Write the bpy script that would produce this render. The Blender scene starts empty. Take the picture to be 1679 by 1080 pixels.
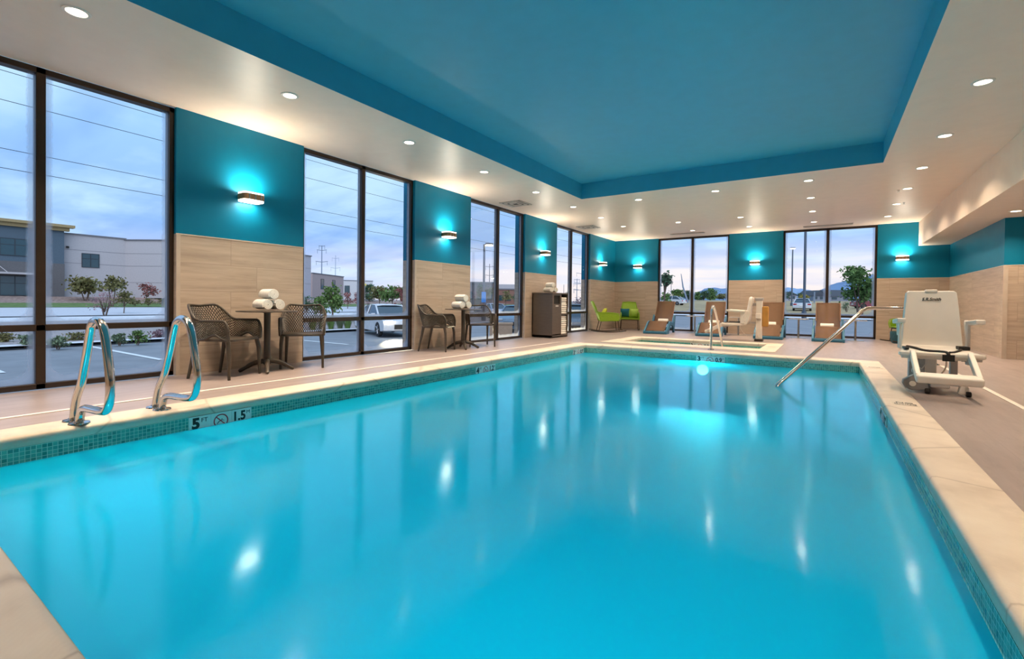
import bpy, bmesh, math, random
from mathutils import Vector, Matrix, Euler
random.seed(7)
PI = math.pi
SC = bpy.context.scene
COL = SC.collection

# ------------------------------------------------------------------ camera
F_PX, YAW, PITCH, ROLL, PY, CAMH = 769.76, math.radians(33.66), math.radians(-0.631), math.radians(0.684), 503.0, 0.84
cam_d = bpy.data.cameras.new('camera')
cam_d.sensor_fit = 'HORIZONTAL'; cam_d.sensor_width = 36.0
cam_d.lens = F_PX / 1679 * 36.0
cam_d.shift_x = 0.0
cam_d.shift_y = (PY - 540.0) / 1679.0
cam_d.clip_start = 0.02; cam_d.clip_end = 5000
cam = bpy.data.objects.new('camera', cam_d); COL.objects.link(cam)
_r = Vector((math.cos(YAW), math.sin(YAW), 0)); _f0 = Vector((-math.sin(YAW), math.cos(YAW), 0)); _z = Vector((0, 0, 1))
_f = _f0 * math.cos(PITCH) + _z * math.sin(PITCH); _u = -_f0 * math.sin(PITCH) + _z * math.cos(PITCH)
_cx = _r * math.cos(ROLL) + _u * math.sin(ROLL); _cy = -_r * math.sin(ROLL) + _u * math.cos(ROLL)
m = Matrix.Identity(4)
for i in range(3):
    m[i][0] = _cx[i]; m[i][1] = _cy[i]; m[i][2] = -_f[i]
m[2][3] = CAMH
cam.matrix_world = m
SC.camera = cam

# ------------------------------------------------------------------ view + sampling options
SC.view_settings.view_transform = 'Standard'
SC.view_settings.look = 'None'
SC.view_settings.gamma = 1.0
SC.view_settings.use_curve_mapping = False
SC.view_settings.exposure = 0.16
SC.cycles.use_denoising = True
SC.cycles.sample_clamp_indirect = 5.0
SC.cycles.transparent_max_bounces = 16
SC.cycles.max_bounces = 8
SC.cycles.caustics_reflective = False

DOWN_W, SCONCE_W, POOL_W = 32.0, 3.0, 46.0
OUTDOOR_FILL = 1.5
sun_d = bpy.data.lights.new('outdoor_fill', 'SUN'); sun_d.energy = OUTDOOR_FILL; sun_d.angle = math.radians(70); sun_d.color = (1., .93, .90)  # added soft sun, lifts the facades beyond what the sky gives
sun_o = bpy.data.objects.new('outdoor_fill', sun_d); COL.objects.link(sun_o); sun_o.location = (20, -20, 30)
sun_o.rotation_euler = Vector((-.62, .52, -.58)).to_track_quat('-Z', 'Y').to_euler()

# ------------------------------------------------------------------ world: dusk sky with thin cloud
W = bpy.data.worlds.new('dusk_sky'); SC.world = W; W.use_nodes = True
nt = W.node_tree; nt.nodes.clear()
def wn(t, **k):
    n = nt.nodes.new(t)
    for a, b in k.items(): setattr(n, a, b)
    return n
def wl(a, b): nt.links.new(a, b)
def wmath(op, a, b=None, clamp=False):
    n = wn('ShaderNodeMath', operation=op, use_clamp=clamp)
    for i, v in enumerate((a, b)):
        if v is None: continue
        if isinstance(v, (int, float)): n.inputs[i].default_value = v
        else: wl(v, n.inputs[i])
    return n.outputs[0]
def wramp(fac, stops):
    n = wn('ShaderNodeValToRGB'); e = n.color_ramp.elements
    while len(e) < len(stops): e.new(0.5)
    for el, (p, c) in zip(e, stops): el.position = p; el.color = (*c, 1)
    wl(fac, n.inputs[0]); return n.outputs[0]
def wmix(f, a, b):
    n = wn('ShaderNodeMix', data_type='RGBA')
    if isinstance(f, (int, float)): n.inputs[0].default_value = f
    else: wl(f, n.inputs[0])
    for i, v in ((6, a), (7, b)):
        if isinstance(v, tuple): n.inputs[i].default_value = (*v, 1)
        else: wl(v, n.inputs[i])
    return n.outputs[2]
tc = wn('ShaderNodeTexCoord'); sep = wn('ShaderNodeSeparateXYZ'); wl(tc.outputs['Generated'], sep.inputs[0])
ez = wmath('MAXIMUM', sep.outputs[2], 0.0)
base = wramp(ez, [(0.0, (.72, .70, .84)), (.06, (.50, .59, .87)), (.13, (.29, .50, .87)), (.30, (.36, .62, .98)), (.7, (.36, .64, .97))])
den = wmath('ADD', ez, 0.16)
cmb = wn('ShaderNodeCombineXYZ')
wl(wmath('DIVIDE', sep.outputs[0], den), cmb.inputs[0]); wl(wmath('DIVIDE', sep.outputs[1], den), cmb.inputs[1])
n1 = wn('ShaderNodeTexNoise'); n1.inputs['Scale'].default_value = 1.15; n1.inputs['Detail'].default_value = 5; n1.inputs['Roughness'].default_value = .55
wl(cmb.outputs[0], n1.inputs['Vector'])
cl = wramp(n1.outputs[0], [(.44, (0, 0, 0)), (.62, (1, 1, 1))])
sky = wmix(wmath('MULTIPLY', cl, .78), base, (.56, .80, 1.0))
n2 = wn('ShaderNodeTexNoise'); n2.inputs['Scale'].default_value = 2.2; n2.inputs['Detail'].default_value = 4
mp = wn('ShaderNodeMapping'); mp.inputs['Scale'].default_value = (.5, 1.6, 1); mp.inputs['Location'].default_value = (3.1, 1.7, 0)
wl(cmb.outputs[0], mp.inputs['Vector']); wl(mp.outputs[0], n2.inputs['Vector'])
dk = wramp(n2.outputs[0], [(.48, (0, 0, 0)), (.66, (1, 1, 1))])
sky = wmix(wmath('MULTIPLY', dk, .45), sky, (.21, .40, .78))
# pale cream band above the hills to the north
nf = wmath('MULTIPLY', wmath('SUBTRACT', sep.outputs[1], .45), 2.2, True)
lowb = wramp(ez, [(0.0, (1, 1, 1)), (.065, (1, 1, 1)), (.125, (0, 0, 0))])
n3 = wn('ShaderNodeTexNoise'); n3.inputs['Scale'].default_value = 5.0; n3.inputs['Detail'].default_value = 3
mp3 = wn('ShaderNodeMapping'); mp3.inputs['Scale'].default_value = (1.0, 1.0, 9.0)
wl(tc.outputs['Generated'], mp3.inputs['Vector']); wl(mp3.outputs[0], n3.inputs['Vector'])
st = wramp(n3.outputs[0], [(.40, (1, 1, 1)), (.66, (.35, .35, .35))])
northf = wmath('MULTIPLY', wmath('MULTIPLY', nf, lowb), st)
pale = wramp(ez, [(0.0, (.95, .80, .72)), (.07, (.95, .86, .82)), (.2, (.88, .88, .95))])
sky = wmix(northf, sky, pale)
sky = wmix(wmath('MULTIPLY', nf, .12), sky, (.62, .74, .95))
bg = wn('ShaderNodeBackground'); wl(sky, bg.inputs[0]); bg.inputs[1].default_value = 1.05
wo = wn('ShaderNodeOutputWorld'); wl(bg.outputs[0], wo.inputs[0])

# ------------------------------------------------------------------ materials
def S(r, g, b):
    f = lambda c: (c / 255) / 12.92 if c <= 10 else ((c / 255 + .055) / 1.055) ** 2.4
    return (f(r), f(g), f(b))
MATS = {}
class NT:
    def __init__(s, name):
        s.m = bpy.data.materials.new(name); s.m.use_nodes = True
        s.t = s.m.node_tree; s.t.nodes.clear()
        s.out = s.t.nodes.new('ShaderNodeOutputMaterial')
    def n(s, t, **k):
        x = s.t.nodes.new(t)
        for a, b in k.items(): setattr(x, a, b)
        return x
    def l(s, a, b): s.t.links.new(a, b)
    def put(s, v, sock):
        if hasattr(v, 'is_linked') or hasattr(v, 'links'): s.l(v, sock)
        elif isinstance(v, tuple) and len(v) == 3 and len(sock.default_value) == 4: sock.default_value = (*v, 1)
        else: sock.default_value = v
    def math(s, op, a, b=None, clamp=False):
        x = s.n('ShaderNodeMath', operation=op, use_clamp=clamp)
        s.put(a, x.inputs[0])
        if b is not None: s.put(b, x.inputs[1])
        return x.outputs[0]
    def mix(s, f, a, b):
        x = s.n('ShaderNodeMix', data_type='RGBA'); s.put(f, x.inputs[0]); s.put(a, x.inputs[6]); s.put(b, x.inputs[7]); return x.outputs[2]
    def ramp(s, f, stops):
        x = s.n('ShaderNodeValToRGB'); e = x.color_ramp.elements
        while len(e) < len(stops): e.new(.5)
        for el, (p, c) in zip(e, stops):
            el.position = p; el.color = (*(c if isinstance(c, tuple) else (c, c, c)), 1)
        s.l(f, x.inputs[0]); return x.outputs[0]
    def coord(s, kind='Object', scale=(1, 1, 1), rot=(0, 0, 0)):
        t = s.n('ShaderNodeTexCoord'); mp = s.n('ShaderNodeMapping')
        mp.inputs['Scale'].default_value = scale; mp.inputs['Rotation'].default_value = rot
        s.l(t.outputs[kind], mp.inputs[0]); return mp.outputs[0]
    def noise(s, vec, scale, detail=3, rough=.5):
        x = s.n('ShaderNodeTexNoise'); x.inputs['Scale'].default_value = scale; x.inputs['Detail'].default_value = detail
        x.inputs['Roughness'].default_value = rough; s.l(vec, x.inputs['Vector']); return x.outputs[0]
    def bump(s, h, strength=.2, dist=.01):
        x = s.n('ShaderNodeBump'); x.inputs['Strength'].default_value = strength; x.inputs['Distance'].default_value = dist
        s.l(h, x.inputs['Height']); return x.outputs[0]
    def pbsdf(s, col, rough=.5, metal=0., spec=.5, normal=None, **k):
        x = s.n('ShaderNodeBsdfPrincipled'); s.put(col, x.inputs['Base Color']); s.put(rough, x.inputs['Roughness'])
        x.inputs['Metallic'].default_value = metal; x.inputs['Specular IOR Level'].default_value = spec
        if normal is not None: s.l(normal, x.inputs['Normal'])
        for a, b in k.items(): s.put(b, x.inputs[a])
        return x.outputs[0]
    def fin(s, sh):
        s.l(sh, s.out.inputs[0]); return s.m
def pm(name, col, rough=.5, metal=0., spec=.5, vary=.08, vscale=6, bump=0, bscale=80, scale=(1, 1, 1), **k):
    """plain procedural material: base colour with a faint noise mottling of the stuff itself"""
    if name in MATS: return MATS[name]
    t = NT(name); v = t.coord(scale=scale)
    nz = t.noise(v, vscale, 4)
    d = tuple(c * (1 - vary) for c in col); b = tuple(min(1, c * (1 + vary)) for c in col)
    c = t.ramp(nz, [(.3, d), (.7, b)])
    nm = t.bump(t.noise(v, bscale, 2), bump, .005) if bump else None
    MATS[name] = t.fin(t.pbsdf(c, rough, metal, spec, nm, **k)); return MATS[name]
def emis(name, col, strength):
    if name in MATS: return MATS[name]
    t = NT(name); e = t.n('ShaderNodeEmission'); e.inputs[0].default_value = (*col, 1); e.inputs[1].default_value = strength
    MATS[name] = t.fin(e.outputs[0]); return MATS[name]

WHITE_CEIL = pm('ceiling_paint_white', (.92, .765, .64), .40, spec=.42, vary=.02)
TEAL = pm('teal_wall_paint', (.001, .175, .305), .42, spec=.25, vary=.03)
BLUE = pm('blue_tray_paint', (.055, .40, .57), .50, spec=.36, vary=.03)
BRONZE = pm('dark_bronze_aluminium', (.035, .020, .012), .38, .3, vary=.1)
STEEL = pm('polished_stainless', (.72, .70, .68), .13, 1., vary=.03)
BRUSHED = pm('brushed_steel', (.55, .53, .50), .32, 1., vary=.05)
DRAIN = pm('drain_strip_white', (.80, .72, .64), .45)
PLASTER = pm('pool_plaster', (.62, .80, .84), .6, vary=.05, vscale=2)
WICKER = pm('brown_resin', (.062, .045, .031), .45, vary=.12)
TABLEM = pm('brown_laminate', (.075, .055, .042), .4, vary=.12)
TOWEL = pm('white_terry', (.83, .79, .73), .95, spec=.1, vary=.05, vscale=40, bump=.5, bscale=400)
CABM = pm('taupe_laminate', (.105, .078, .058), .45, vary=.1, scale=(1, 1, 6))
CABIN = pm('bin_dark', (.012, .010, .008), .8)
LIME = pm('lime_woven_resin', (.20, .345, .005), .55, vary=.15, vscale=60, bump=.6, bscale=160)
DKBROWN = pm('dark_brown_steel', (.035, .018, .010), .4, .2)
PILTEAL = pm('blue_cushion', (.012, .13, .22), .9, vary=.12, vscale=25)
PILLIME = pm('pale_lime_cushion', (.42, .58, .12), .9, vary=.12, vscale=25)
PILYEL = pm('yellow_cushion', (.62, .60, .05), .9, vary=.12, vscale=25)
LBLUE = pm('blue_resin', (.018, .115, .20), .42, vary=.1)
LIFTW = pm('lift_ivory_plastic', (.84, .76, .67), .42, vary=.03)
LIFTG = pm('lift_grey_plastic', (.44, .41, .40), .45, vary=.05)
BLACK = pm('black_strap', (.012, .009, .008), .7)
COPPER = pm('bronze_sconce', (.48, .27, .14), .38, .6)
OCHRE = pm('ochre_cover', (.50, .25, .05), .75, vary=.12)
TEXTK = pm('black_lettering', (.008, .010, .010), .5)
TEXTR = pm('red_lettering', (.62, .020, .035), .5)
TEXTW = pm('white_lettering', (.80, .78, .74), .5)
SIGNT = pm('marker_tile_white', (.84, .84, .80), .25, vary=.04)
GRILLE = pm('grille_paint', (.62, .56, .50), .45)
SLOT = pm('grille_shadow_gap', (.05, .045, .04), .8)

def sling_mat():
    t = NT('brown_sling_mesh'); v = t.coord()
    w = t.noise(v, 300, 1); c = t.ramp(w, [(.3, (.13, .070, .038)), (.7, (.22, .125, .072))])
    b = t.pbsdf(c, .7, spec=.2)
    tr = t.n('ShaderNodeBsdfTransparent'); mx = t.n('ShaderNodeMixShader'); mx.inputs[0].default_value = .24
    t.l(b, mx.inputs[1]); t.l(tr.outputs[0], mx.inputs[2]); return t.fin(mx.outputs[0])
SLING = sling_mat()

def brick_vec(t, mode):
    tcn = t.n('ShaderNodeTexCoord'); sp = t.n('ShaderNodeSeparateXYZ'); t.l(tcn.outputs['Object'], sp.inputs[0])
    cb = t.n('ShaderNodeCombineXYZ')
    if mode == 'wall':
        t.l(t.math('ADD', sp.outputs[0], sp.outputs[1]), cb.inputs[0]); t.l(sp.outputs[2], cb.inputs[1])
    else:
        t.l(sp.outputs[1], cb.inputs[0]); t.l(sp.outputs[0], cb.inputs[1])
    return cb.outputs[0]
def tile_mat(name, c1, c2, grout, bw, bh, mortar, mode, rough, streak, bumpy=.15):
    t = NT(name); v = brick_vec(t, mode)
    br = t.n('ShaderNodeTexBrick'); t.l(v, br.inputs['Vector'])
    br.offset = .33; br.inputs['Scale'].default_value = 1.0
    br.inputs['Brick Width'].default_value = bw; br.inputs['Row Height'].default_value = bh
    br.inputs['Mortar Size'].default_value = mortar; br.inputs['Mortar Smooth'].default_value = .3
    br.inputs['Color1'].default_value = (.35, .35, .35, 1); br.inputs['Color2'].default_value = (.65, .65, .65, 1)
    mp = t.n('ShaderNodeMapping'); mp.inputs['Scale'].default_value = streak; t.l(v, mp.inputs[0])
    # shift the veining per tile
    ad = t.n('ShaderNodeVectorMath', operation='ADD'); t.l(mp.outputs[0], ad.inputs[0])
    sc = t.n('ShaderNodeVectorMath', operation='SCALE'); sc.inputs[3].default_value = 9.0; t.l(br.outputs['Color'], sc.inputs[0]); t.l(sc.outputs[0], ad.inputs[1])
    nz = t.noise(ad.outputs[0], 1.0, 7, .62)
    vein = t.ramp(nz, [(.30, c1), (.50, tuple((a + b) / 2 for a, b in zip(c1, c2))), (.72, c2)])
    dark = t.noise(ad.outputs[0], 2.3, 5, .7)
    vein = t.mix(t.ramp(dark, [(.60, 0.), (.74, .5)]), vein, tuple(a * .72 for a in c1))
    tone = t.mix(.18, vein, t.mix(br.outputs['Color'], c1, c2))
    col = t.mix(br.outputs['Fac'], tone, grout)
    nm = t.bump(t.math('SUBTRACT', nz, t.math('MULTIPLY', br.outputs['Fac'], 1.5)), bumpy, .004)
    return t.fin(t.pbsdf(col, rough, spec=.5, normal=nm))
WALLTILE = tile_mat('travertine_look_wall_tile', (.375, .285, .215), (.60, .48, .375), (.36, .275, .21), .92, .3064, .003, 'wall', .42, (1.3, 17, 1))
FLOORTILE = tile_mat('pink_beige_deck_tile', (.275, .214, .195), (.405, .325, .30), (.31, .25, .228), .61, .305, .0025, 'floor', .36, (1.4, 9, 1), .1)
COPING = None
def coping_mat():
    t = NT('cream_cast_stone_coping'); v = t.coord()
    nz = t.noise(v, 2.2, 6, .6)
    c = t.ramp(nz, [(.30, (.60, .48, .375)), (.50, (.74, .61, .49)), (.72, (.82, .70, .575))])
    # joints between the coping stones, in both directions
    w1 = t.n('ShaderNodeTexVoronoi', feature='DISTANCE_TO_EDGE'); w1.inputs['Scale'].default_value = .9; w1.inputs['Randomness'].default_value = .75; t.l(v, w1.inputs['Vector'])
    ln = t.ramp(w1.outputs['Distance'], [(0., 1.), (.009, 0.)])
    c = t.mix(t.math('MULTIPLY', ln, .55), c, (.34, .24, .17))
    rib = t.n('ShaderNodeTexWave', wave_type='BANDS', bands_direction='DIAGONAL'); rib.inputs['Scale'].default_value = 28; rib.inputs['Distortion'].default_value = 2.5; rib.inputs['Detail'].default_value = 1; t.l(v, rib.inputs['Vector'])
    nm = t.bump(t.math('ADD', t.math('MULTIPLY', rib.outputs[0], .25), nz), .12, .006)
    return t.fin(t.pbsdf(c, .42, spec=.45, normal=nm))
COPING = coping_mat()
def mosaic_mat():
    t = NT('teal_glass_mosaic'); tcn = t.n('ShaderNodeTexCoord'); sp = t.n('ShaderNodeSeparateXYZ'); t.l(tcn.outputs['Object'], sp.inputs[0])
    cb = t.n('ShaderNodeCombineXYZ'); t.l(t.math('ADD', sp.outputs[0], sp.outputs[1]), cb.inputs[0]); t.l(sp.outputs[2], cb.inputs[1])
    br = t.n('ShaderNodeTexBrick'); br.offset = 0.; t.l(cb.outputs[0], br.inputs['Vector']); br.inputs['Scale'].default_value = 1.
    br.inputs['Brick Width'].default_value = .0245; br.inputs['Row Height'].default_value = .0245; br.inputs['Mortar Size'].default_value = .0016; br.inputs['Mortar Smooth'].default_value = .1
    br.inputs['Color1'].default_value = (*S(58, 132, 124), 1); br.inputs['Color2'].default_value = (*S(98, 180, 166), 1); br.inputs['Mortar'].default_value = (*S(178, 218, 206), 1)
    return t.fin(t.pbsdf(br.outputs['Color'], .18, spec=.6))
MOSAIC = mosaic_mat()

def water_mat(name, body, tint, turb, bscale):
    """slightly cloudy pool water: mirror-like by Fresnel on top, tinted clear below, a little milky scatter"""
    t = NT(name); v = t.coord(scale=(1, 1, 1))
    h = t.math('ADD', t.noise(v, bscale, 2, .4), t.math('MULTIPLY', t.noise(v, bscale * 3.7, 2), .35))
    nm = t.bump(h, .10, .02)
    fr = t.n('ShaderNodeFresnel'); fr.inputs[0].default_value = 1.33; t.l(nm, fr.inputs['Normal'])
    gl = t.n('ShaderNodeBsdfAnisotropic'); gl.inputs['Roughness'].default_value = .105; t.l(nm, gl.inputs['Normal']); gl.inputs[0].default_value = (.72, .95, 1, 1)
    # long slow ripples running across the pool smear reflections along their travel
    gl.inputs['Anisotropy'].default_value = .30
    tg = t.n('ShaderNodeCombineXYZ'); tg.inputs[0].default_value = .91; tg.inputs[1].default_value = .41; t.l(tg.outputs[0], gl.inputs['Tangent'])
    tr = t.n('ShaderNodeBsdfTransparent'); tr.inputs[0].default_value = (*tint, 1)
    df = t.n('ShaderNodeBsdfDiffuse'); df.inputs[0].default_value = (*body, 1)
    tl = t.n('ShaderNodeBsdfTranslucent'); tl.inputs[0].default_value = (*body, 1)
    cl = t.n('ShaderNodeMixShader'); cl.inputs[0].default_value = .55; t.l(df.outputs[0], cl.inputs[1]); t.l(tl.outputs[0], cl.inputs[2])
    a = t.n('ShaderNodeMixShader'); a.inputs[0].default_value = turb; t.l(tr.outputs[0], a.inputs[1]); t.l(cl.outputs[0], a.inputs[2])
    b = t.n('ShaderNodeMixShader'); t.l(fr.outputs[0], b.inputs[0]); t.l(a.outputs[0], b.inputs[1]); t.l(gl.outputs[0], b.inputs[2])
    return t.fin(b.outputs[0])
WATER = water_mat('pool_water', (.001, .58, .86), (.06, .74, .90), .78, 1.6)
SPAWATER = water_mat('spa_water', (.20, .62, .58), (.60, .92, .88), .40, 6)

def glass_mat(w, h, fogx, fogb, key):
    """window pane, misted by condensation around its edges (a rounded clear area in the middle)"""
    nmz = 'misted_glass_' + key
    if nmz in MATS: return MATS[nmz]
    t = NT(nmz); tcn = t.n('ShaderNodeTexCoord'); sp = t.n('ShaderNodeSeparateXYZ'); t.l(tcn.outputs['Generated'], sp.inputs[0])
    # pane mesh is stood in x (0..1 across) and z
    ax = t.math('MULTIPLY', t.math('ABSOLUTE', t.math('SUBTRACT', sp.outputs[0], .5)), w)
    az = t.math('MULTIPLY', t.math('MAXIMUM', t.math('SUBTRACT', .5, sp.outputs[2]), 0.), h)
    r = .11
    qx = t.math('SUBTRACT', ax, w / 2 - fogx - r); qz = t.math('SUBTRACT', az, h / 2 - fogb - r)
    qx0 = t.math('MAXIMUM', qx, 0.); qz0 = t.math('MAXIMUM', qz, 0.)
    ln = t.math('SQRT', t.math('ADD', t.math('MULTIPLY', qx0, qx0), t.math('MULTIPLY', qz0, qz0)))
    d = t.math('SUBTRACT', t.math('ADD', ln, t.math('MINIMUM', t.math('MAXIMUM', qx, qz), 0.)), r)
    nz = t.noise(tcn.outputs['Object'], 9, 5, .6)
    d = t.math('ADD', d, t.math('MULTIPLY', t.math('SUBTRACT', nz, .5), .03))
    fog = t.ramp(t.math('ADD', t.math('MULTIPLY', d, 9.), .5), [(.42, 0.), (.58, .38), (.95, .62)])
    fr = t.n('ShaderNodeFresnel'); fr.inputs[0].default_value = 1.40
    gl = t.n('ShaderNodeBsdfGlossy'); gl.inputs['Roughness'].default_value = 0.0
    tr = t.n('ShaderNodeBsdfTransparent'); tr.inputs[0].default_value = (.95, .97, 1, 1)
    tl = t.n('ShaderNodeBsdfTranslucent'); tl.inputs[0].default_value = (.78, .82, .95, 1)
    df = t.n('ShaderNodeBsdfDiffuse'); df.inputs[0].default_value = (.6, .63, .75, 1)
    fg = t.n('ShaderNodeMixShader'); fg.inputs[0].default_value = .75; t.l(df.outputs[0], fg.inputs[1]); t.l(tl.outputs[0], fg.inputs[2])
    a = t.n('ShaderNodeMixShader'); t.l(fog, a.inputs[0]); t.l(tr.outputs[0], a.inputs[1]); t.l(fg.outputs[0], a.inputs[2])
    b = t.n('ShaderNodeMixShader'); t.l(t.math('MULTIPLY', fr.outputs[0], .2), b.inputs[0]); t.l(a.outputs[0], b.inputs[1]); t.l(gl.outputs[0], b.inputs[2])
    MATS[nmz] = t.fin(b.outputs[0]); return MATS[nmz]

# ------------------------------------------------------------------ mesh helpers
class MB:
    def __init__(s): s.v = []; s.f = []; s.mi = []; s.cur = 0
    def quad(s, *p):
        i = len(s.v); s.v += [tuple(q) for q in p]; s.f.append(tuple(range(i, i + len(p)))); s.mi.append(s.cur); return s
    def box(s, x0, x1, y0, y1, z0, z1, M=None):
        i = len(s.v)
        for z in (z0, z1):
            for x, y in ((x0, y0), (x1, y0), (x1, y1), (x0, y1)):
                p = Vector((x, y, z)); p = M @ p if M is not None else p; s.v.append(tuple(p))
        for f in ((3, 2, 1, 0), (4, 5, 6, 7), (0, 1, 5, 4), (1, 2, 6, 5), (2, 3, 7, 6), (3, 0, 4, 7)):
            s.f.append(tuple(i + k for k in f)); s.mi.append(s.cur)
        return s
    def obox(s, c, size, rot=(0, 0, 0)):
        M = Matrix.Translation(Vector(c)) @ Euler(rot).to_matrix().to_4x4(); a, b, d = (q / 2 for q in size)
        return s.box(-a, a, -b, b, -d, d, M)
    def ring(s, pts, closed=True):
        i = len(s.v); s.v += [tuple(p) for p in pts]; return list(range(i, i + len(pts)))
    def bridge(s, a, b, closed=True):
        n = len(a)
        for k in range(n if closed else n - 1):
            s.f.append((a[k], a[(k + 1) % n], b[(k + 1) % n], b[k])); s.mi.append(s.cur)
    def cap(s, a, rev=False):
        s.f.append(tuple(reversed(a)) if rev else tuple(a)); s.mi.append(s.cur)
    def tube(s, path, r, seg=10, caps=True, closed=False):
        P = [Vector(p) for p in path]; n = len(P); rs = r if isinstance(r, (list, tuple)) else [r] * n
        T = []
        for i in range(n):
            if closed: t = P[(i + 1) % n] - P[i - 1]
            elif i == 0: t = P[1] - P[0]
            elif i == n - 1: t = P[-1] - P[-2]
            else: t = (P[i + 1] - P[i]).normalized() + (P[i] - P[i - 1]).normalized()
            T.append(t.normalized())
        a = Vector((0, 0, 1)) if abs(T[0].z) < .9 else Vector((1, 0, 0))
        N = (a - T[0] * a.dot(T[0])).normalized(); rings = []
        for i in range(n):
            N = (N - T[i] * N.dot(T[i])).normalized(); B = T[i].cross(N)
            rings.append(s.ring([P[i] + (N * math.cos(2 * PI * k / seg) + B * math.sin(2 * PI * k / seg)) * rs[i] for k in range(seg)]))
        for i in range(n - 1): s.bridge(rings[i], rings[i + 1])
        if closed: s.bridge(rings[-1], rings[0])
        elif caps: s.cap(rings[0], True); s.cap(rings[-1])
        return s
    def lathe(s, prof, c=(0, 0, 0), seg=24, axis='z'):
        rings = []
        for r, h in prof:
            pts = []
            for k in range(seg):
                a = 2 * PI * k / seg; x, y = r * math.cos(a), r * math.sin(a)
                p = (x, y, h) if axis == 'z' else ((h, x, y) if axis == 'x' else (y, h, x))
                pts.append((c[0] + p[0], c[1] + p[1], c[2] + p[2]))
            rings.append(s.ring(pts))
        for i in range(len(rings) - 1): s.bridge(rings[i], rings[i + 1])
        s.cap(rings[0], True); s.cap(rings[-1]); return s
    def prism(s, poly, a, b, axis='y', M=None):
        """poly of 2-D points extruded from a to b along axis; axis y: (x,z), axis z: (x,y), axis x: (y,z)"""
        def mk(p, h):
            q = Vector((p[0], h, p[1])) if axis == 'y' else (Vector((p[0], p[1], h)) if axis == 'z' else Vector((h, p[0], p[1])))
            return M @ q if M is not None else q
        r0 = s.ring([mk(p, a) for p in poly]); r1 = s.ring([mk(p, b) for p in poly])
        s.bridge(r0, r1); s.cap(r0, True); s.cap(r1); return s
    def build(s, name, mats, parent=None, smooth=False, bevel=0, seg=2, sub=0, angle=35):
        me = bpy.data.meshes.new(name); me.from_pydata(s.v, [], s.f)
        if not isinstance(mats, (list, tuple)): mats = [mats]
        for q in mats: me.materials.append(q)
        bm = bmesh.new(); bm.from_mesh(me)
        for f, k in zip(bm.faces, s.mi): f.material_index = k; f.smooth = smooth
        bmesh.ops.recalc_face_normals(bm, faces=bm.faces); bm.to_mesh(me); bm.free()
        o = bpy.data.objects.new(name, me); COL.objects.link(o)
        if parent is not None: o.parent = parent
        if bevel:
            b = o.modifiers.new('bevel', 'BEVEL'); b.width = bevel; b.segments = seg; b.limit_method = 'ANGLE'; b.angle_limit = math.radians(40)
        if sub:
            b = o.modifiers.new('subdivision', 'SUBSURF'); b.levels = sub; b.render_levels = sub
        if smooth and not sub: me.set_sharp_from_angle(angle=math.radians(angle))
        return o
def tag(o, label, cat, group=None, kind=None):
    if label: o['label'] = label
    if cat: o['category'] = cat
    if group: o['group'] = group
    if kind: o['kind'] = kind
    return o
def thing(name, label, cat, loc=(0, 0, 0), rz=0., group=None):
    o = bpy.data.objects.new(name, None); COL.objects.link(o); o.empty_display_size = .1
    o.location = loc; o.rotation_euler = (0, 0, rz); return tag(o, label, cat, group)
def struct(o): o['kind'] = 'structure'; return o
def dup(root, loc, rz, label=None, group=None):
    r = root.copy(); COL.objects.link(r); r.location = loc; r.rotation_euler = (0, 0, rz)
    if label: r['label'] = label
    if group: r['group'] = group
    for ch in list(root.children):
        c = ch.copy(); COL.objects.link(c); c.parent = r
        for g in ch.children:
            d = g.copy(); COL.objects.link(d); d.parent = c
    return r
def arc(cx, cz, r, a0, a1, n):
    return [(cx + r * math.cos(math.radians(a0 + (a1 - a0) * i / n)), cz + r * math.sin(math.radians(a0 + (a1 - a0) * i / n))) for i in range(n + 1)]
def rounded(w, h, r, n=5, cx=0, cy=0):
    p = []
    for sx, sy, a in ((1, 1, 0), (-1, 1, 90), (-1, -1, 180), (1, -1, 270)):
        p += arc(cx + sx * (w / 2 - r), cy + sy * (h / 2 - r), r, a, a + 90, n)
    return p
def smooth_path(pts, n=6):
    """Catmull-Rom through the points"""
    P = [Vector(p) for p in pts]; out = []
    for i in range(len(P) - 1):
        p0 = P[max(i - 1, 0)]; p1 = P[i]; p2 = P[i + 1]; p3 = P[min(i + 2, len(P) - 1)]
        for k in range(n):
            t = k / n
            out.append(.5 * ((2 * p1) + (p2 - p0) * t + (2 * p0 - 5 * p1 + 4 * p2 - p3) * t * t + (3 * p1 - p0 - 3 * p2 + p3) * t ** 3))
    out.append(P[-1]); return out
def text(name, body, size, mat, parent, loc, rot, align='CENTER', shear=0., extrude=.0008, bold=0., sx=1.):
    cu = bpy.data.curves.new(name, 'FONT'); cu.body = body; cu.size = size; cu.align_x = align; cu.align_y = 'BOTTOM_BASELINE'
    cu.extrude = extrude; cu.shear = shear; cu.offset = bold; cu.materials.append(mat); cu.resolution_u = 3
    tmp = bpy.data.objects.new(name, cu); COL.objects.link(tmp)
    dg = bpy.context.evaluated_depsgraph_get(); me = bpy.data.meshes.new_from_object(tmp.evaluated_get(dg))
    COL.objects.unlink(tmp); bpy.data.objects.remove(tmp)
    o = bpy.data.objects.new(name, me); COL.objects.link(o); o.parent = parent
    o.location = loc; o.rotation_euler = rot; o.scale = (sx, 1, 1); return o

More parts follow.
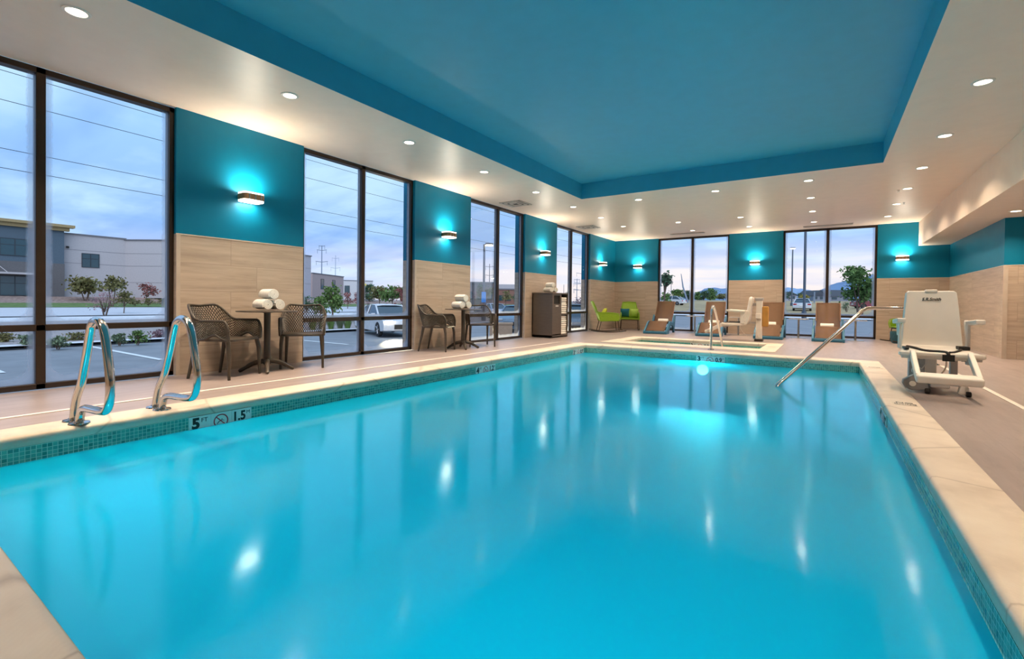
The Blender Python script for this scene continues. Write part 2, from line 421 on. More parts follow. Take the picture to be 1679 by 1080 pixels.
# ------------------------------------------------------------------ the room
XL, H, T, D, XR = -5.836, 2.89, 1.532, 14.92, 2.439
WD = .28                                     # wall thickness
PX0, PX1, PYN, PYF = -4.007, .441, .367, 8.733  # pool edge
CX0, CX1, CYN, CYF = -4.26, .69, .09, 8.98      # outer edge of the coping
SX0, SX1, SY0, SY1 = -3.757, -1.034, 10.09, 11.45   # spa water
TX0, TX1, TY0, TY1 = -4.005, -.717, 9.46, 11.64     # spa coping
RX, RY, BY = 4.6, 10.891, -3.2               # right side wall, alcove wall, back wall
ZS, XS = 2.311, 1.868                        # soffit underside and edge

# deck with the two openings
fl = MB()
def rect(x0, x1, y0, y1, z=0.): fl.quad((x0, y0, z), (x1, y0, z), (x1, y1, z), (x0, y1, z))
rect(XL, CX0, BY, D); rect(CX1, XR, BY, D); rect(XR, RX, BY, RY)
rect(CX0, CX1, BY, CYN); rect(CX0, CX1, CYF, TY0); rect(CX0, CX1, TY1, D)
rect(CX0, TX0, TY0, TY1); rect(TX1, CX1, TY0, TY1)
struct(fl.build('floor', FLOORTILE))

# drain strip around the pool
d = MB()
for a in ((-4.69, -4.645, BY, 8.88), (1.375, 1.42, BY, 8.96)): d.box(a[0], a[1], a[2], a[3], 0, .004)
d.box(-4.69, -4.05, 8.86, 8.90, 0, .004)
struct(d.build('trim_1', DRAIN))

# coping (one bull-nosed profile swept round each opening)
def coping(name, ix0, ix1, iy0, iy1, ox0, ox1, oy0, oy1):
    b = MB(); prof = [(1., -.01), (1., .006), (.12, .006), (.05, .001), (.01, -.018), (0, -.045), (.02, -.07), (.12, -.072), (.12, -.08)]
    rings = []
    for f, z in prof:
        x0 = ix0 + (ox0 - ix0) * f; x1 = ix1 + (ox1 - ix1) * f; y0 = iy0 + (oy0 - iy0) * f; y1 = iy1 + (oy1 - iy1) * f
        rings.append(b.ring([(x0, y0, z), (x1, y0, z), (x1, y1, z), (x0, y1, z)]))
    for i in range(len(rings) - 1): b.bridge(rings[i], rings[i + 1])
    return struct(b.build(name, COPING, smooth=True, angle=50))
coping('pool_coping', PX0, PX1, PYN, PYF, CX0, CX1, CYN, CYF)
coping('spa_coping', SX0, SX1, SY0, SY1, TX0, TX1, TY0, TY1)

def basin(name, x0, x1, y0, y1, zt, zn, zfar, mat):
    b = MB()
    a = b.ring([(x0, y0, zt), (x1, y0, zt), (x1, y1, zt), (x0, y1, zt)]); c = b.ring([(x0, y0, zn), (x1, y0, zn), (x1, y1, zfar), (x0, y1, zfar)])
    b.bridge(a, c); b.cap(c); return struct(b.build(name, mat))
WZ, SWZ = -.165, -.125
k = .018
basin('pool_basin', PX0 - k, PX1 + k, PYN - k, PYF + k, -.07, -1.65, -1.0, PLASTER)
basin('spa_basin', SX0 - k, SX1 + k, SY0 - k, SY1 + k, -.07, -.9, -.9, PLASTER)
def band(name, x0, x1, y0, y1, z0, z1):
    b = MB(); t = .012
    b.box(x0 - t, x0, y0, y1, z0, z1); b.box(x1, x1 + t, y0, y1, z0, z1); b.box(x0, x1, y0 - t, y0, z0, z1); b.box(x0, x1, y1, y1 + t, z0, z1)
    return struct(b.build(name, MOSAIC))
band('pool_tile_band', PX0 - .004, PX1 + .004, PYN - .004, PYF + .004, -.24, -.071)
band('spa_tile_band', SX0 - .004, SX1 + .004, SY0 - .004, SY1 + .004, -.26, -.071)
# wedge steps in the far right corner of the pool
s = MB()
for z, rr in ((-.36, .75), (-.60, 1.25), (-.84, 1.75)):
    pts = [(PX1 + .01, PYF + .01)] + [(PX1 + .01 - rr * .62 * math.cos(a), PYF + .01 - rr * 1.28 * math.sin(a)) for a in [PI / 2 * q / 10 for q in range(11)]]
    s.prism(pts, -1.25, z, 'z')
struct(s.build('pool_steps', PLASTER))
w = MB().quad((PX0 - .002, PYN - .002, WZ), (PX1 + .002, PYN - .002, WZ), (PX1 + .002, PYF + .002, WZ), (PX0 - .002, PYF + .002, WZ)).build('pool_water', WATER)
tag(w, 'turquoise water filling the large swimming pool', 'water', kind='stuff')
w = MB().quad((SX0, SY0, SWZ), (SX1, SY0, SWZ), (SX1, SY1, SWZ), (SX0, SY1, SWZ)).build('spa_water', SPAWATER)
tag(w, 'pale green water in the small spa behind the pool', 'water', kind='stuff')

# walls: travertine tile below, teal paint above, thin pale trim between
def wall_piece(b, p0, p1, z0, z1, nrm):
    """thin slab from p0 to p1 (2-D), standing z0..z1, thickened along nrm; split at the tile line"""
    for a, c, mi in ((max(z0, -.01), min(z1, T), 0), (max(z0, T), z1, 1)):
        if c <= a: continue
        b.cur = mi; x = sorted((p0[0], p1[0], p0[0] + nrm[0], p1[0] + nrm[0])); y = sorted((p0[1], p1[1], p0[1] + nrm[1], p1[1] + nrm[1]))
        b.box(x[0], x[-1], y[0], y[-1], a, c)
WM = [WALLTILE, TEAL]
WIN_L = [(.167, 2.208, 1.127, 1.192), (3.693, 5.748, 4.645, 4.71), (7.261, 9.284, 8.185, 8.25), (10.845, 12.93, 11.68, 11.745)]
WIN_F = [(-4.41, -2.344, -3.415, -3.35), (-.975, 1.083, .012, .077)]
b = MB(); y = BY
for y0, y1, _, _ in WIN_L:
    wall_piece(b, (XL, y), (XL, y0), 0, H, (-WD, 0)); y = y1
wall_piece(b, (XL, y), (XL, D + WD), 0, H, (-WD, 0))
struct(b.build('wall_left', WM))
b = MB(); x = XL
for x0, x1, _, _ in WIN_F:
    wall_piece(b, (x, D), (x0, D), 0, H, (0, WD)); x = x1
wall_piece(b, (x, D), (XR + WD, D), 0, H, (0, WD))
struct(b.build('wall_far', WM))
b = MB(); wall_piece(b, (XR, RY), (XR, D), 0, H, (WD, 0)); struct(b.build('wall_right', WM))
b = MB(); wall_piece(b, (XR + WD, RY), (RX, RY), 0, H, (0, WD)); struct(b.build('wall_alcove', WM))
b = MB(); wall_piece(b, (RX, BY), (RX, RY + WD), 0, H, (WD, 0)); struct(b.build('wall_side', WM))
b = MB(); wall_piece(b, (XL - WD, BY), (RX + WD, BY), 0, H, (0, -WD)); struct(b.build('wall_back', WM))
# pale metal trim line on top of the tile, and the corner edge trims
b = MB(); e = .006; y = BY
for y0, y1, _, _ in WIN_L + [(D, D, 0, 0)]:
    b.box(XL, XL + e, y, y0, T - .006, T + .006); y = y1
x = XL
for x0, x1, _, _ in WIN_F + [(XR, XR, 0, 0)]:
    b.box(x, x0, D - e, D, T - .006, T + .006); x = x1
b.box(XR - e, XR, RY, D, T - .006, T + .006); b.box(XR, RX, RY - e, RY, T - .006, T + .006)
struct(b.build('trim_2', pm('tile_edge_trim', (.66, .55, .44), .4)))
b = MB()
for yy in (2.218, 5.758, 9.294, 12.94): b.box(XL, XL + .008, yy - .008, yy + .03, 0, T)
b.box(XR - .008, XR + .05, RY - .008, RY, 0, T)
struct(b.build('trim_3', pm('tile_corner_trim', (.52, .43, .35), .4)))

# ceiling: white with a blue tray; the soffit down the right side
QX0, QX1, QY0, QY1, QH = -4.047, .664, -1.6, 8.523, H + .30
c = MB(); c.cur = 0
def cr(x0, x1, y0, y1, z): c.quad((x0, y0, z), (x1, y0, z), (x1, y1, z), (x0, y1, z))
cr(XL - .05, QX0, BY, D + .05, H); cr(QX1, RX, BY, D + .05, H); cr(QX0, QX1, QY1, D + .05, H); cr(QX0, QX1, BY, QY0, H)
c.cur = 1
cr(QX0, QX1, QY0, QY1, QH)
c.quad((QX0, QY0, H), (QX0, QY1, H), (QX0, QY1, QH), (QX0, QY0, QH)); c.quad((QX1, QY0, H), (QX1, QY1, H), (QX1, QY1, QH), (QX1, QY0, QH))
c.quad((QX0, QY1, H), (QX1, QY1, H), (QX1, QY1, QH), (QX0, QY1, QH)); c.quad((QX0, QY0, H), (QX1, QY0, H), (QX1, QY0, QH), (QX0, QY0, QH))
struct(c.build('ceiling', [WHITE_CEIL, BLUE]))
c = MB().box(XS, XR + .01, BY, D, ZS, H).box(XR + .01, RX, BY, RY, ZS, H)
struct(c.build('ceiling_soffit', WHITE_CEIL))

# windows: bronze frames, two columns of panes, a transom at knee height
def window(idx, org, ax, width, mull0, mull1):
    """org: start point on the inner wall face; ax: 'y' (left wall) or 'x' (far wall)"""
    r = bpy.data.objects.new('window_%d' % idx, None); COL.objects.link(r); r['kind'] = 'structure'
    r.location = (org[0], org[1], 0); r.rotation_euler = (0, 0, PI / 2 if ax == 'y' else 0)
    # local x runs along the wall; local +y points outdoors for 'y' walls and for the far wall too
    dn, dp = (.05, .15)
    fr = MB(); fw = .045
    fr.box(0, fw, dn, dp, 0, H); fr.box(width - fw, width, dn, dp, 0, H)
    fr.box(0, width, dn, dp, 0, .05); fr.box(0, width, dn, dp, H - .055, H)
    fr.box(mull0, mull1, dn, dp, 0, H); fr.box(0, width, dn, dp, .525, .583)
    fr.build('window_frame', BRONZE, r, bevel=.004, seg=1)
    for (a, c2) in ((fw, mull0), (mull1, width - fw)):
        for (z0, z1, fx, fb, kz) in ((.583, H - .055, .05, .045, 'tall'), (.05, .525, .045, .06, 'low')):
            mt = glass_mat(c2 - a, z1 - z0, fx, fb, '%s_%d_%d' % (kz, idx, int(a * 100)))
            MB().quad((a, .098, z0), (c2, .098, z0), (c2, .098, z1), (a, .098, z1)).build('window_pane', mt, r)
    return r
for i, (y0, y1, m0, m1) in enumerate(WIN_L): window(i + 1, (XL, y0), 'y', y1 - y0, m0 * 1.0085 - y0, m1 * 1.0085 - y0)
for i, (x0, x1, m0, m1) in enumerate(WIN_F): window(i + 5, (x0, D), 'x', x1 - x0, m0 - x0, m1 - x0)

# ------------------------------------------------------------------ ceiling fittings
LENS = emis('downlight_lens', (1., .86, .66), 9.0)
RIMW = pm('downlight_trim_white', (.80, .76, .70), .4)
def lamp(kind, name, parent, loc, rot, power, color, size=.1, spread=None, size_y=None):
    l = bpy.data.lights.new(name, kind); l.energy = power; l.color = color
    if kind == 'AREA':
        l.size = size
        if size_y: l.shape = 'RECTANGLE'; l.size_y = size_y
        else: l.shape = 'DISK'
        if spread: l.spread = spread
    elif kind == 'SPOT':
        l.spot_size = spread; l.spot_blend = .6; l.shadow_soft_size = size
    else: l.shadow_soft_size = size
    o = bpy.data.objects.new(name, l); COL.objects.link(o); o.parent = parent; o.location = loc; o.rotation_euler = rot; return o
WARM = (1., .80, .58)
def downlight(x, y, z, label, group):
    pw = (1.0 if y < 4.5 else (.85 if y < 8.5 else .50)) * (.52 if x > .5 and y < 8.5 else 1.)
    t = thing('downlight', label, 'ceiling light', (x, y, z), 0, group)
    MB().lathe([(.060, -.001), (.062, -.009), (.080, -.007), (.084, -.001)], seg=20).build('trim_ring', RIMW, t, smooth=True)
    MB().lathe([(.060, -.0005), (.059, -.004)], seg=20).build('lens', LENS, t)
    lamp('AREA', 'downlight_beam', t, (0, 0, -.012), (0, 0, 0), DOWN_W * pw, WARM, .11, math.radians(112 if y < 8.6 else 135)); return t
ORD = ['nearest', 'second', 'third', 'fourth', 'fifth', 'sixth', 'seventh', 'eighth', 'ninth']
DG = 'recessed downlights in the white ceiling'
for i, yy in enumerate((1.08, 2.7, 4.33, 5.94, 7.54, 9.1, 10.6, 12.1)):
    lab = 'round recessed downlight, %s in the row along the left windows' % (ORD[i - 1] if i > 0 else 'one before the first shown')
    if i == 0: lab = 'round recessed downlight above the ladder, out of frame at left'
    downlight(-4.515, yy, H, lab, DG)
for i, yy in enumerate((1.1, 2.72, 4.33, 5.93, 7.55, 9.12, 10.6, 12.1, 13.65)):
    lab = ('round recessed downlight, %s shown in the row beside the right soffit' % ORD[i - 3]) if i > 2 else 'round recessed downlight beside the soffit, out of frame at right %s' % ('closest to the back wall', 'in the middle', 'nearest the picture')[i]
    downlight(1.165, yy, H, lab, DG)
for i, (x, nm) in enumerate(((-3.1, 'left'), (-1.68, 'middle'), (-.255, 'right'))):
    for j, yy in enumerate((9.12, 10.6, 12.15, 13.7)):
        if j == 1 and i < 2: continue
        which = ('just behind the blue ceiling tray', 'second behind the blue tray', 'midway to the far wall', 'closest to the far wall')[j]
        downlight(x, yy, H, 'round recessed downlight %s, in the %s of three inner columns' % (which, nm), DG)
for x, yy, lb in ((-4.515, -.55, 'left'), (1.165, -.55, 'right'), (-3.0, -2.3, 'left of centre'), (-.3, -2.3, 'right of centre')):  # unseen lamps added to warm the near ceiling
    downlight(x, yy, H, 'added round recessed downlight behind the camera position, %s' % lb, DG)
downlight(2.395, 10.178, ZS, 'round recessed downlight in the low soffit by the right corner', DG)
downlight(3.3, 8.0, ZS, 'round recessed downlight in the low soffit, out of frame at right', DG)
downlight(3.3, 5.0, ZS, 'round recessed downlight in the low soffit above the right deck, out of frame', DG)

def vent(x, y, sx, sy, label):
    t = thing('ceiling_vent', label, 'vent', (x, y, H), 0, 'ceiling air vents')
    MB().box(-sx / 2, sx / 2, -sy / 2, sy / 2, -.006, -.001).build('backing', SLOT, t)
    f = MB(); e = .03
    f.box(-sx / 2, sx / 2, -sy / 2, -sy / 2 + e, -.014, -.001); f.box(-sx / 2, sx / 2, sy / 2 - e, sy / 2, -.014, -.001)
    f.box(-sx / 2, -sx / 2 + e, -sy / 2, sy / 2, -.014, -.001); f.box(sx / 2 - e, sx / 2, -sy / 2, sy / 2, -.014, -.001); f.build('frame', GRILLE, t)
    n = 3 if sx < .6 and sy > .3 else 1
    if n == 3:
        for q in (.34, .68):
            g = MB(); a, b2 = sx / 2 * q, sy / 2 * q
            for s2 in (-1, 1):
                g.box(-a, a, s2 * b2 - .018, s2 * b2 + .018, -.02, -.008); g.box(s2 * a - .018, s2 * a + .018, -b2, b2, -.02, -.008)
            g.build('louvre', GRILLE, t)
    else:
        MB().box(-sx / 2 + e, sx / 2 - e, -.012, .012, -.013, -.004).build('louvre', GRILLE, t)
vent(-5.40, 8.2, .5, .5, 'square ceiling air vent above the third left window')
vent(-5.37, 11.75, .5, .5, 'square ceiling air vent above the fourth left window')
vent(-3.36, 14.2, .95, .16, 'long slot ceiling vent above the left far window')
vent(.03, 14.45, 1.05, .16, 'long slot ceiling vent above the right far window')
for x, y, lb in ((1.05, 10.68, 'tiny ceiling sprinkler head left of a downlight near the right soffit'), (1.27, 12.0, 'tiny ceiling sprinkler head right of a downlight near the far wall')):
    t = MB().lathe([(.022, 0), (.022, -.006), (.008, -.008), (.008, -.03), (.02, -.032), (.02, -.036)], (x, y, H), 12).build('sprinkler_head', BRUSHED); tag(t, lb, 'sprinkler', 'ceiling sprinklers')

# ------------------------------------------------------------------ wall sconces
GLOWG = emis('sconce_glass_glow', (1., .93, .80), 3.8)
def sconce(loc, rz, label):
    """local -y faces the room, x runs along the wall"""
    t = thing('wall_sconce', label, 'wall lamp', loc, rz, 'wall sconces on the teal band')
    MB().box(-.05, .05, -.02, -.001, -.04, .04).build('back_plate', COPPER, t)
    # a bronze U band holding a frosted glass box open at top and bottom
    b = MB(); pts_o = rounded(.25, .20, .05, 4); pts_i = rounded(.238, .188, .046, 4)
    def half(p): return [(x, y) for x, y in p if y <= .0]
    o = [(x, y) for x, y in pts_o]; i2 = [(x, y) for x, y in pts_i]
    cl = lambda L: [(x, min(y, .099) - .101) for x, y in L]
    r = [b.ring([(x, y, z) for x, y in cl(L)]) for L, z in ((o, -.033), (o, .033), (i2, .033), (i2, -.033))]
    for q in range(4): b.bridge(r[q], r[(q + 1) % 4])
    b.build('band', COPPER, t, smooth=True)
    for z0, z1 in ((.034, .052), (-.052, -.034)):
        g = MB(); g.prism([(x * .97, (y - .0) * .95 - .101) for x, y in rounded(.25, .20, .05, 4)], z0, z1, 'z'); g.build('glass_diffuser', GLOWG, t)
    for x in (-.07, 0, .07): MB().box(x - .006, x + .006, -.206, -.200, -.034, .034).build('slat', BRUSHED, t)
    lamp('AREA', 'up_light', t, (0, -.10, .056), (PI, 0, 0), SCONCE_W * 4.2, (1., .84, .64), .2, None, .14)
    lamp('AREA', 'down_light', t, (0, -.10, -.056), (0, 0, 0), SCONCE_W * .95, (1., .90, .72), .2, None, .14)
    return t
for y, lb in ((2.95, 'between the first and second left windows'), (6.51, 'between the second and third left windows'), (10.07, 'between the third and fourth left windows'), (13.68, 'on the left wall in the far corner')):
    sconce((XL, y, 2.045), PI / 2, 'glowing bronze up-and-down sconce %s' % lb)
for x, lb in ((-5.03, 'on the far wall left of its windows'), (-1.66, 'on the far wall between its two windows'), (1.56, 'on the far wall right of its windows')):
    sconce((x, D, 2.02), 0, 'glowing bronze up-and-down sconce %s' % lb)

# ------------------------------------------------------------------ depth markers
def no_diving(parent, r, loc, rot):
    g = MB(); seg = 28
    def ann(r0, r1):
        a = g.ring([(r0 * math.cos(2 * PI * k / seg), r0 * math.sin(2 * PI * k / seg), .0008) for k in range(seg)])
        c = g.ring([(r1 * math.cos(2 * PI * k / seg), r1 * math.sin(2 * PI * k / seg), .0008) for k in range(seg)]); g.bridge(a, c)
    ann(r, r * .84)
    c, s_ = math.cos(-PI / 4), math.sin(-PI / 4); hw = r * .07; L = r * .9
    g.quad(*[(x * c - y * s_, x * s_ + y * c, .0014) for x, y in ((-L, -hw), (L, -hw), (L, hw), (-L, hw))])
    o = g.build('no_diving_ring', TEXTR, parent); o.location = loc; o.rotation_euler = rot
    d2 = MB(); q = r * .5                      # little diving figure
    d2.quad(*[(q * x, q * y, .001) for x, y in ((-.7, -.1), (.1, .35), (.2, .15), (-.6, -.3))])
    d2.quad(*[(q * x, q * y, .001) for x, y in ((.1, .35), (.9, .1), (.9, -.02), (.15, .15))])
    d2.quad(*[(q * x, q * y, .001) for x, y in ((.15, .62), (.38, .62), (.38, .4), (.15, .4))])
    d2.quad(*[(q * x, q * y, .001) for x, y in ((-.7, -.1), (-.55, -.25), (-.95, -.8), (-1.1, -.7))])
    o = d2.build('diver_figure', TEXTK, parent); o.location = loc; o.rotation_euler = rot
def depth_marker(loc, rz, ft, mt, label, z0=-.237, w=.468):
    """three white tiles; local x reads left to right, local -y faces the water"""
    t = thing('depth_marker', label, 'sign', loc, rz, 'depth markers on the waterline')
    h = -.0715 - z0; zc = (z0 - .0715) / 2
    for kx in (-1, 0, 1): MB().box(kx * w / 3 - w / 6 + .001, kx * w / 3 + w / 6 - .001, -.004, .006, z0, -.0715).build('tile', SIGNT, t)
    R = (PI / 2, 0, 0); zt = -.086; hs = .108
    zb = zt - hs * .70
    text('lettering', ft, hs * 1.02, TEXTK, t, (-.185, -.0048, zb), R, bold=.0055)
    text('lettering', 'FT', hs * .42, TEXTK, t, (-.125, -.0048, zt - .034), R)
    text('lettering', mt, hs * .94, TEXTK, t, (.135, -.0048, zb + .003), R, bold=.0035, sx=.86)
    text('lettering', 'M', hs * .36, TEXTK, t, (.207, -.0048, zt - .03), R)
    no_diving(t, .055, (-.005, -.0045, -.138), R); return t
R90 = PI / 2
depth_marker((PX0, 1.837, 0), R90, '5', '1.5', 'white depth marker reading 5 FT and 1.5 M beside the ladder')
depth_marker((PX0, 5.36, 0), R90, '4', '1.2', 'white depth marker reading 4 FT and 1.2 M, midway along the left pool wall')
depth_marker((PX0, 8.38, 0), R90, '3', '0.9', 'white 3 FT depth marker on the left pool wall in its far corner')
depth_marker((-1.645, PYF, 0), 0, '3', '0.9', 'white depth marker reading 3 FT and 0.9 M on the far pool wall', -.19)
depth_marker((PX1, 5.2, 0), -R90, '4', '1.2', 'white depth marker on the right pool wall below the near lift')
depth_marker((-2.38, SY1, 0), 0, '3', '0.9', 'small white depth marker inside the back wall of the spa', -.2, .44)
def deck_mark(loc, label, full):
    t = thing('deck_marking', label, 'sign', loc, 0, 'no diving marks set in the coping')
    MB().box(-.085, .085, -.085, .085, -.001, .0012).build('inset_tile', pm('deck_mark_tile', (.74, .62, .50), .4), t)
    if full:
        text('lettering', 'NO', .07, TEXTK, t, (0, .025, .0018), (0, 0, 0), sx=1.1)
        text('lettering', 'DIVING', .048, TEXTK, t, (0, -.03, .0018), (0, 0, 0), sx=.95)
        MB().box(-.075, .075, -.062, -.052, .001, .0018).build('underline', TEXTK, t)
    else:
        g = MB(); a = g.ring([(.065 * math.cos(q * PI / 12), .065 * math.sin(q * PI / 12), .0018) for q in range(24)]); c = g.ring([(.055 * math.cos(q * PI / 12), .055 * math.sin(q * PI / 12), .0018) for q in range(24)]); g.bridge(a, c)
        g.quad((-.05, .042, .0019), (-.042, .05, .0019), (.05, -.042, .0019), (.042, -.05, .0019)); g.build('no_diving_ring', TEXTK, t)
deck_mark((.575, 8.05, .0065), 'round no-diving mark in the coping at the far right pool corner', False)
deck_mark((.585, 5.2, .0065), 'black NO DIVING lettering in the coping by the near lift', True)
deck_mark((-.86, 10.6, .0065), 'faint round no-diving mark in the right coping of the spa', False)

# underwater pool lights
PLENS = emis('pool_light_lens', (.96, 1., 1.), 40.0)
def pool_light(loc, rz, label, p):
    t = thing('pool_light', label, 'light', loc, rz, 'underwater pool lights')
    M = MB(); M.lathe([(.115, .001), (.118, -.012), (.1, -.02), (.098, -.012)], seg=24, axis='y'); M.build('bezel', BRUSHED, t, smooth=True)
    MB().lathe([(.098, -.008), (.085, -.02), (.045, -.028)], seg=24, axis='y').build('lens', PLENS, t)
    lamp('AREA', 'pool_beam', t, (0, -.04, 0), (-PI / 2, 0, 0), p, (.80, .97, 1.), .18); return t
pool_light((-1.77, PYF + .017, -.315), 0, 'bright underwater light below the 3 FT marker on the far pool wall', POOL_W * 2.4)
pool_light((-2.4, SY0 - .017, -.5), PI, 'added underwater light on the front wall of the spa, hidden by its coping', POOL_W * .35)  # hidden lamp added to lighten the spa
pool_light((-2.9, PYN - .017, -1.05), PI, 'added underwater light low on the near pool wall, left of its pair', POOL_W * .30)  # unseen pair added so the near water glows evenly
pool_light((-.6, PYN - .017, -1.05), PI, 'added underwater light low on the near pool wall, right of its pair', POOL_W * .30)

# ------------------------------------------------------------------ rails
def flange(parent, x, y, z=.006):
    MB().lathe([(.058, 0), (.055, .008), (.03, .014), (.026, .02)], (x, y, z), 20).build('flange', STEEL, parent, smooth=True)
def grab_rail(y, dx, label):
    t = thing('grab_rail', label, 'pool ladder rail', (-4.14 + dx, y, 0), 0, 'pool ladder grab rails')
    p = [(-.055, 0, .0), (.03, 0, .16), (.118, 0, .285), (.20, 0, .44), (.272, 0, .602), (.315, 0, .668), (.40, 0, .695), (.49, 0, .672), (.55, 0, .60), (.615, 0, .42), (.637, 0, .31), (.622, 0, .215), (.57, 0, .160), (.48, 0, .142), (.36, 0, .134), (.19, 0, .122), (.12, 0, .098), (.085, 0, .05), (.07, 0, .0)]
    p[1] = (.0, 0, .15)
    MB().tube(smooth_path(p, 5), .0235, 14).build('rail', STEEL, t, smooth=True, angle=80)
    for x in (-.055, .07): flange(t, x, 0)
grab_rail(.991, 0, 'polished steel ladder grab rail, nearer of the pair at left')
grab_rail(1.465, -.03, 'polished steel ladder grab rail, farther of the pair at left')
t = thing('handrail', 'long polished steel handrail sloping down into the pool steps', 'handrail', (-.481, 6.64, 0))
dv = Vector((.6, .8, 0)); L = 1.56
def hp(s, z): return tuple(dv * s + Vector((0, 0, z)))
sl = (.81 + .165) / L
path = [hp(-.05, -.80), hp(-.05, -.32), hp(-.03, -.22), hp(.03, -.145)] + [hp(s_, -.165 + sl * s_) for s_ in (.1, .4, .8, 1.2, 1.42)] + [hp(1.50, .775), hp(1.58, .806), hp(1.70, .813), hp(2.2, .815), hp(2.85, .815), hp(2.97, .80), hp(3.03, .74), hp(3.04, .6), hp(3.04, 0)]
MB().tube(path, .0235, 14).build('rail', STEEL, t, smooth=True, angle=80)
flange(t, *(dv * 3.04).to_2d(), 0.001)
t = thing('spa_handrail', 'polished steel inverted-U handrail in front of the spa', 'handrail', (-1.735, 9.255, 0))
MB().tube(smooth_path([(0, 0, 0), (0, 0, .3), (0, 0, .62), (.0, .03, .74), (.0, .11, .80), (.0, .21, .78), (.01, .30, .70), (.03, .50, .45), (.05, .75, .12), (.06, .95, -.15)], 5), .022, 14).build('rail', STEEL, t, smooth=True, angle=80)
flange(t, 0, 0, 0.001)

# ------------------------------------------------------------------ bistro chairs
def chair_proto():
    t = thing('bistro_chair', 'x', 'chair', group='brown perforated resin armchairs')
    # outline in plan: from the front of the left arm round the back to the front of the right arm
    fx, hw, bx, rc = .235, .245, -.205, .16
    seg = [(fx, hw), (bx + rc, hw)] + [(bx + rc - rc * math.sin(a * PI / 16), hw - rc + rc * math.cos(a * PI / 16)) for a in range(1, 9)]
    path = [Vector((x, y)) for x, y in seg] + [Vector((x, -y)) for x, y in reversed(seg)]
    ln = [0]
    for a, b in zip(path, path[1:]): ln.append(ln[-1] + (b - a).length)
    def at(u):
        s_ = u * ln[-1]
        for i in range(len(ln) - 1):
            if s_ <= ln[i + 1] + 1e-9:
                return path[i].lerp(path[i + 1], (s_ - ln[i]) / max(ln[i + 1] - ln[i], 1e-9))
        return path[-1]
    def top(u):
        c = abs(u - .5) * 2
        e = min(1., max(0., (.50 - c) / .28)); e = e * e * (3 - 2 * e)
        tp = .605 + .165 * e - .012 * max(0, 1 - c / .22)
        if c > .90: tp -= .10 * ((c - .90) / .10) ** 2
        return tp
    def bot(u):
        c = abs(u - .5) * 2
        return .405 + (.055 * math.exp(-((c - .74) / .13) ** 2))
    def surf(u, v):
        q = at(u); z = bot(u) + (top(u) - bot(u)) * v; c = abs(u - .5) * 2
        out = Vector((q.x + .02, q.y)); out = out.normalized() if out.length > 0 else out
        lean = (z - .41) * (.26 if c < .45 else .12)
        return Vector((q.x + out.x * lean * (1.2 if c < .45 else .6), q.y + out.y * lean * .6, z))
    b = MB(); NU, NV = 96, 16
    idx = {}
    for i in range(NU + 1):
        for j in range(NV + 1):
            if (i + j) % 2 == 0: idx[i, j] = len(b.v); b.v.append(tuple(surf(i / NU, j / NV)))
    for i in range(NU + 1):
        for j in range(NV + 1):
            if (i + j) % 2: 
                ring = [idx.get((i - 1, j)), idx.get((i, j - 1)), idx.get((i + 1, j)), idx.get((i, j + 1))]
                ring = [q for q in ring if q is not None]
                if len(ring) >= 3: b.f.append(tuple(ring)); b.mi.append(0)
    o = b.build('backrest', WICKER, t)
    wm = o.modifiers.new('wire', 'WIREFRAME'); wm.thickness = .0135; wm.use_even_offset = False; wm.use_boundary = True; wm.use_replace = True
    # solid rim round the shell
    rim = [surf(u / 60, 1) for u in range(61)]; rl = [surf(u / 60, 0) for u in range(61)]
    M = MB(); M.tube(rim, .0125, 8); M.tube(rl, .013, 8)
    for u in (0, 1): M.tube([surf(u, v / 6) for v in range(7)], .0125, 8)
    M.build('arm_rim', WICKER, t, smooth=True, angle=70)
    st = MB(); st.prism([(x * 1.0 + .018, y) for x, y in rounded(.45, .475, .07, 5)], .392, .418, 'z'); st.build('seat', WICKER, t, bevel=.008)
    for sy in (-1, 1):
        MB().tube([(.205, sy * .222, .405), (.225, sy * .23, .30), (.235, sy * .234, 0)], [.024, .021, .014], 10).build('leg', WICKER, t, smooth=True)
        MB().tube([(-.165, sy * .20, .405), (-.185, sy * .205, .30), (-.245, sy * .222, 0)], [.026, .021, .014], 10).build('leg', WICKER, t, smooth=True)
    return t
ch = chair_proto()
ch.location = (-5.375, 2.50, 0); ch.rotation_euler = (0, 0, math.radians(26)); ch['label'] = 'brown perforated resin armchair left of the near bistro table'
CG = 'brown perforated resin armchairs'
dup(ch, (-5.45, 3.46, 0), math.radians(-36), 'brown perforated resin armchair right of the near bistro table, before the second window')
dup(ch, (-5.46, 5.92, 0), math.radians(23), 'brown perforated resin armchair left of the farther bistro table')
dup(ch, (-5.42, 7.04, 0), math.radians(-38), 'brown perforated resin armchair right of the farther bistro table, before the third window')

def table_proto():
    t = thing('bistro_table', 'round brown bistro table between two armchairs, nearer of the two', 'table', group='bistro tables along the window wall')
    MB().lathe([(.31, .688), (.322, .691), (.322, .700), (.31, .703)], seg=48).build('tabletop', TABLEM, t, smooth=True)
    MB().lathe([(.075, .688), (.075, .682), (.036, .676), (.034, .30), (.040, .14), (.045, .09), (.03, .075)], seg=16).build('column', WICKER, t, smooth=True)
    for k in range(4):
        a = k * PI / 2; ca, sa = math.cos(a), math.sin(a)
        MB().tube(smooth_path([(.0, 0, .12), (.06 * ca, .06 * sa, .115), (.14 * ca, .14 * sa, .095), (.21 * ca, .21 * sa, .055), (.285 * ca, .285 * sa, .012)], 4), [.028] * 8 + [.026] * 4 + [.021] * 4 + [.014], 10).build('foot', WICKER, t, smooth=True)
    return t
tb = table_proto(); tb.location = (-5.40, 2.97, 0); tb.rotation_euler = (0, 0, math.radians(62))
dup(tb, (-5.33, 6.45, 0), math.radians(50), 'round brown bistro table between two armchairs, farther of the two')

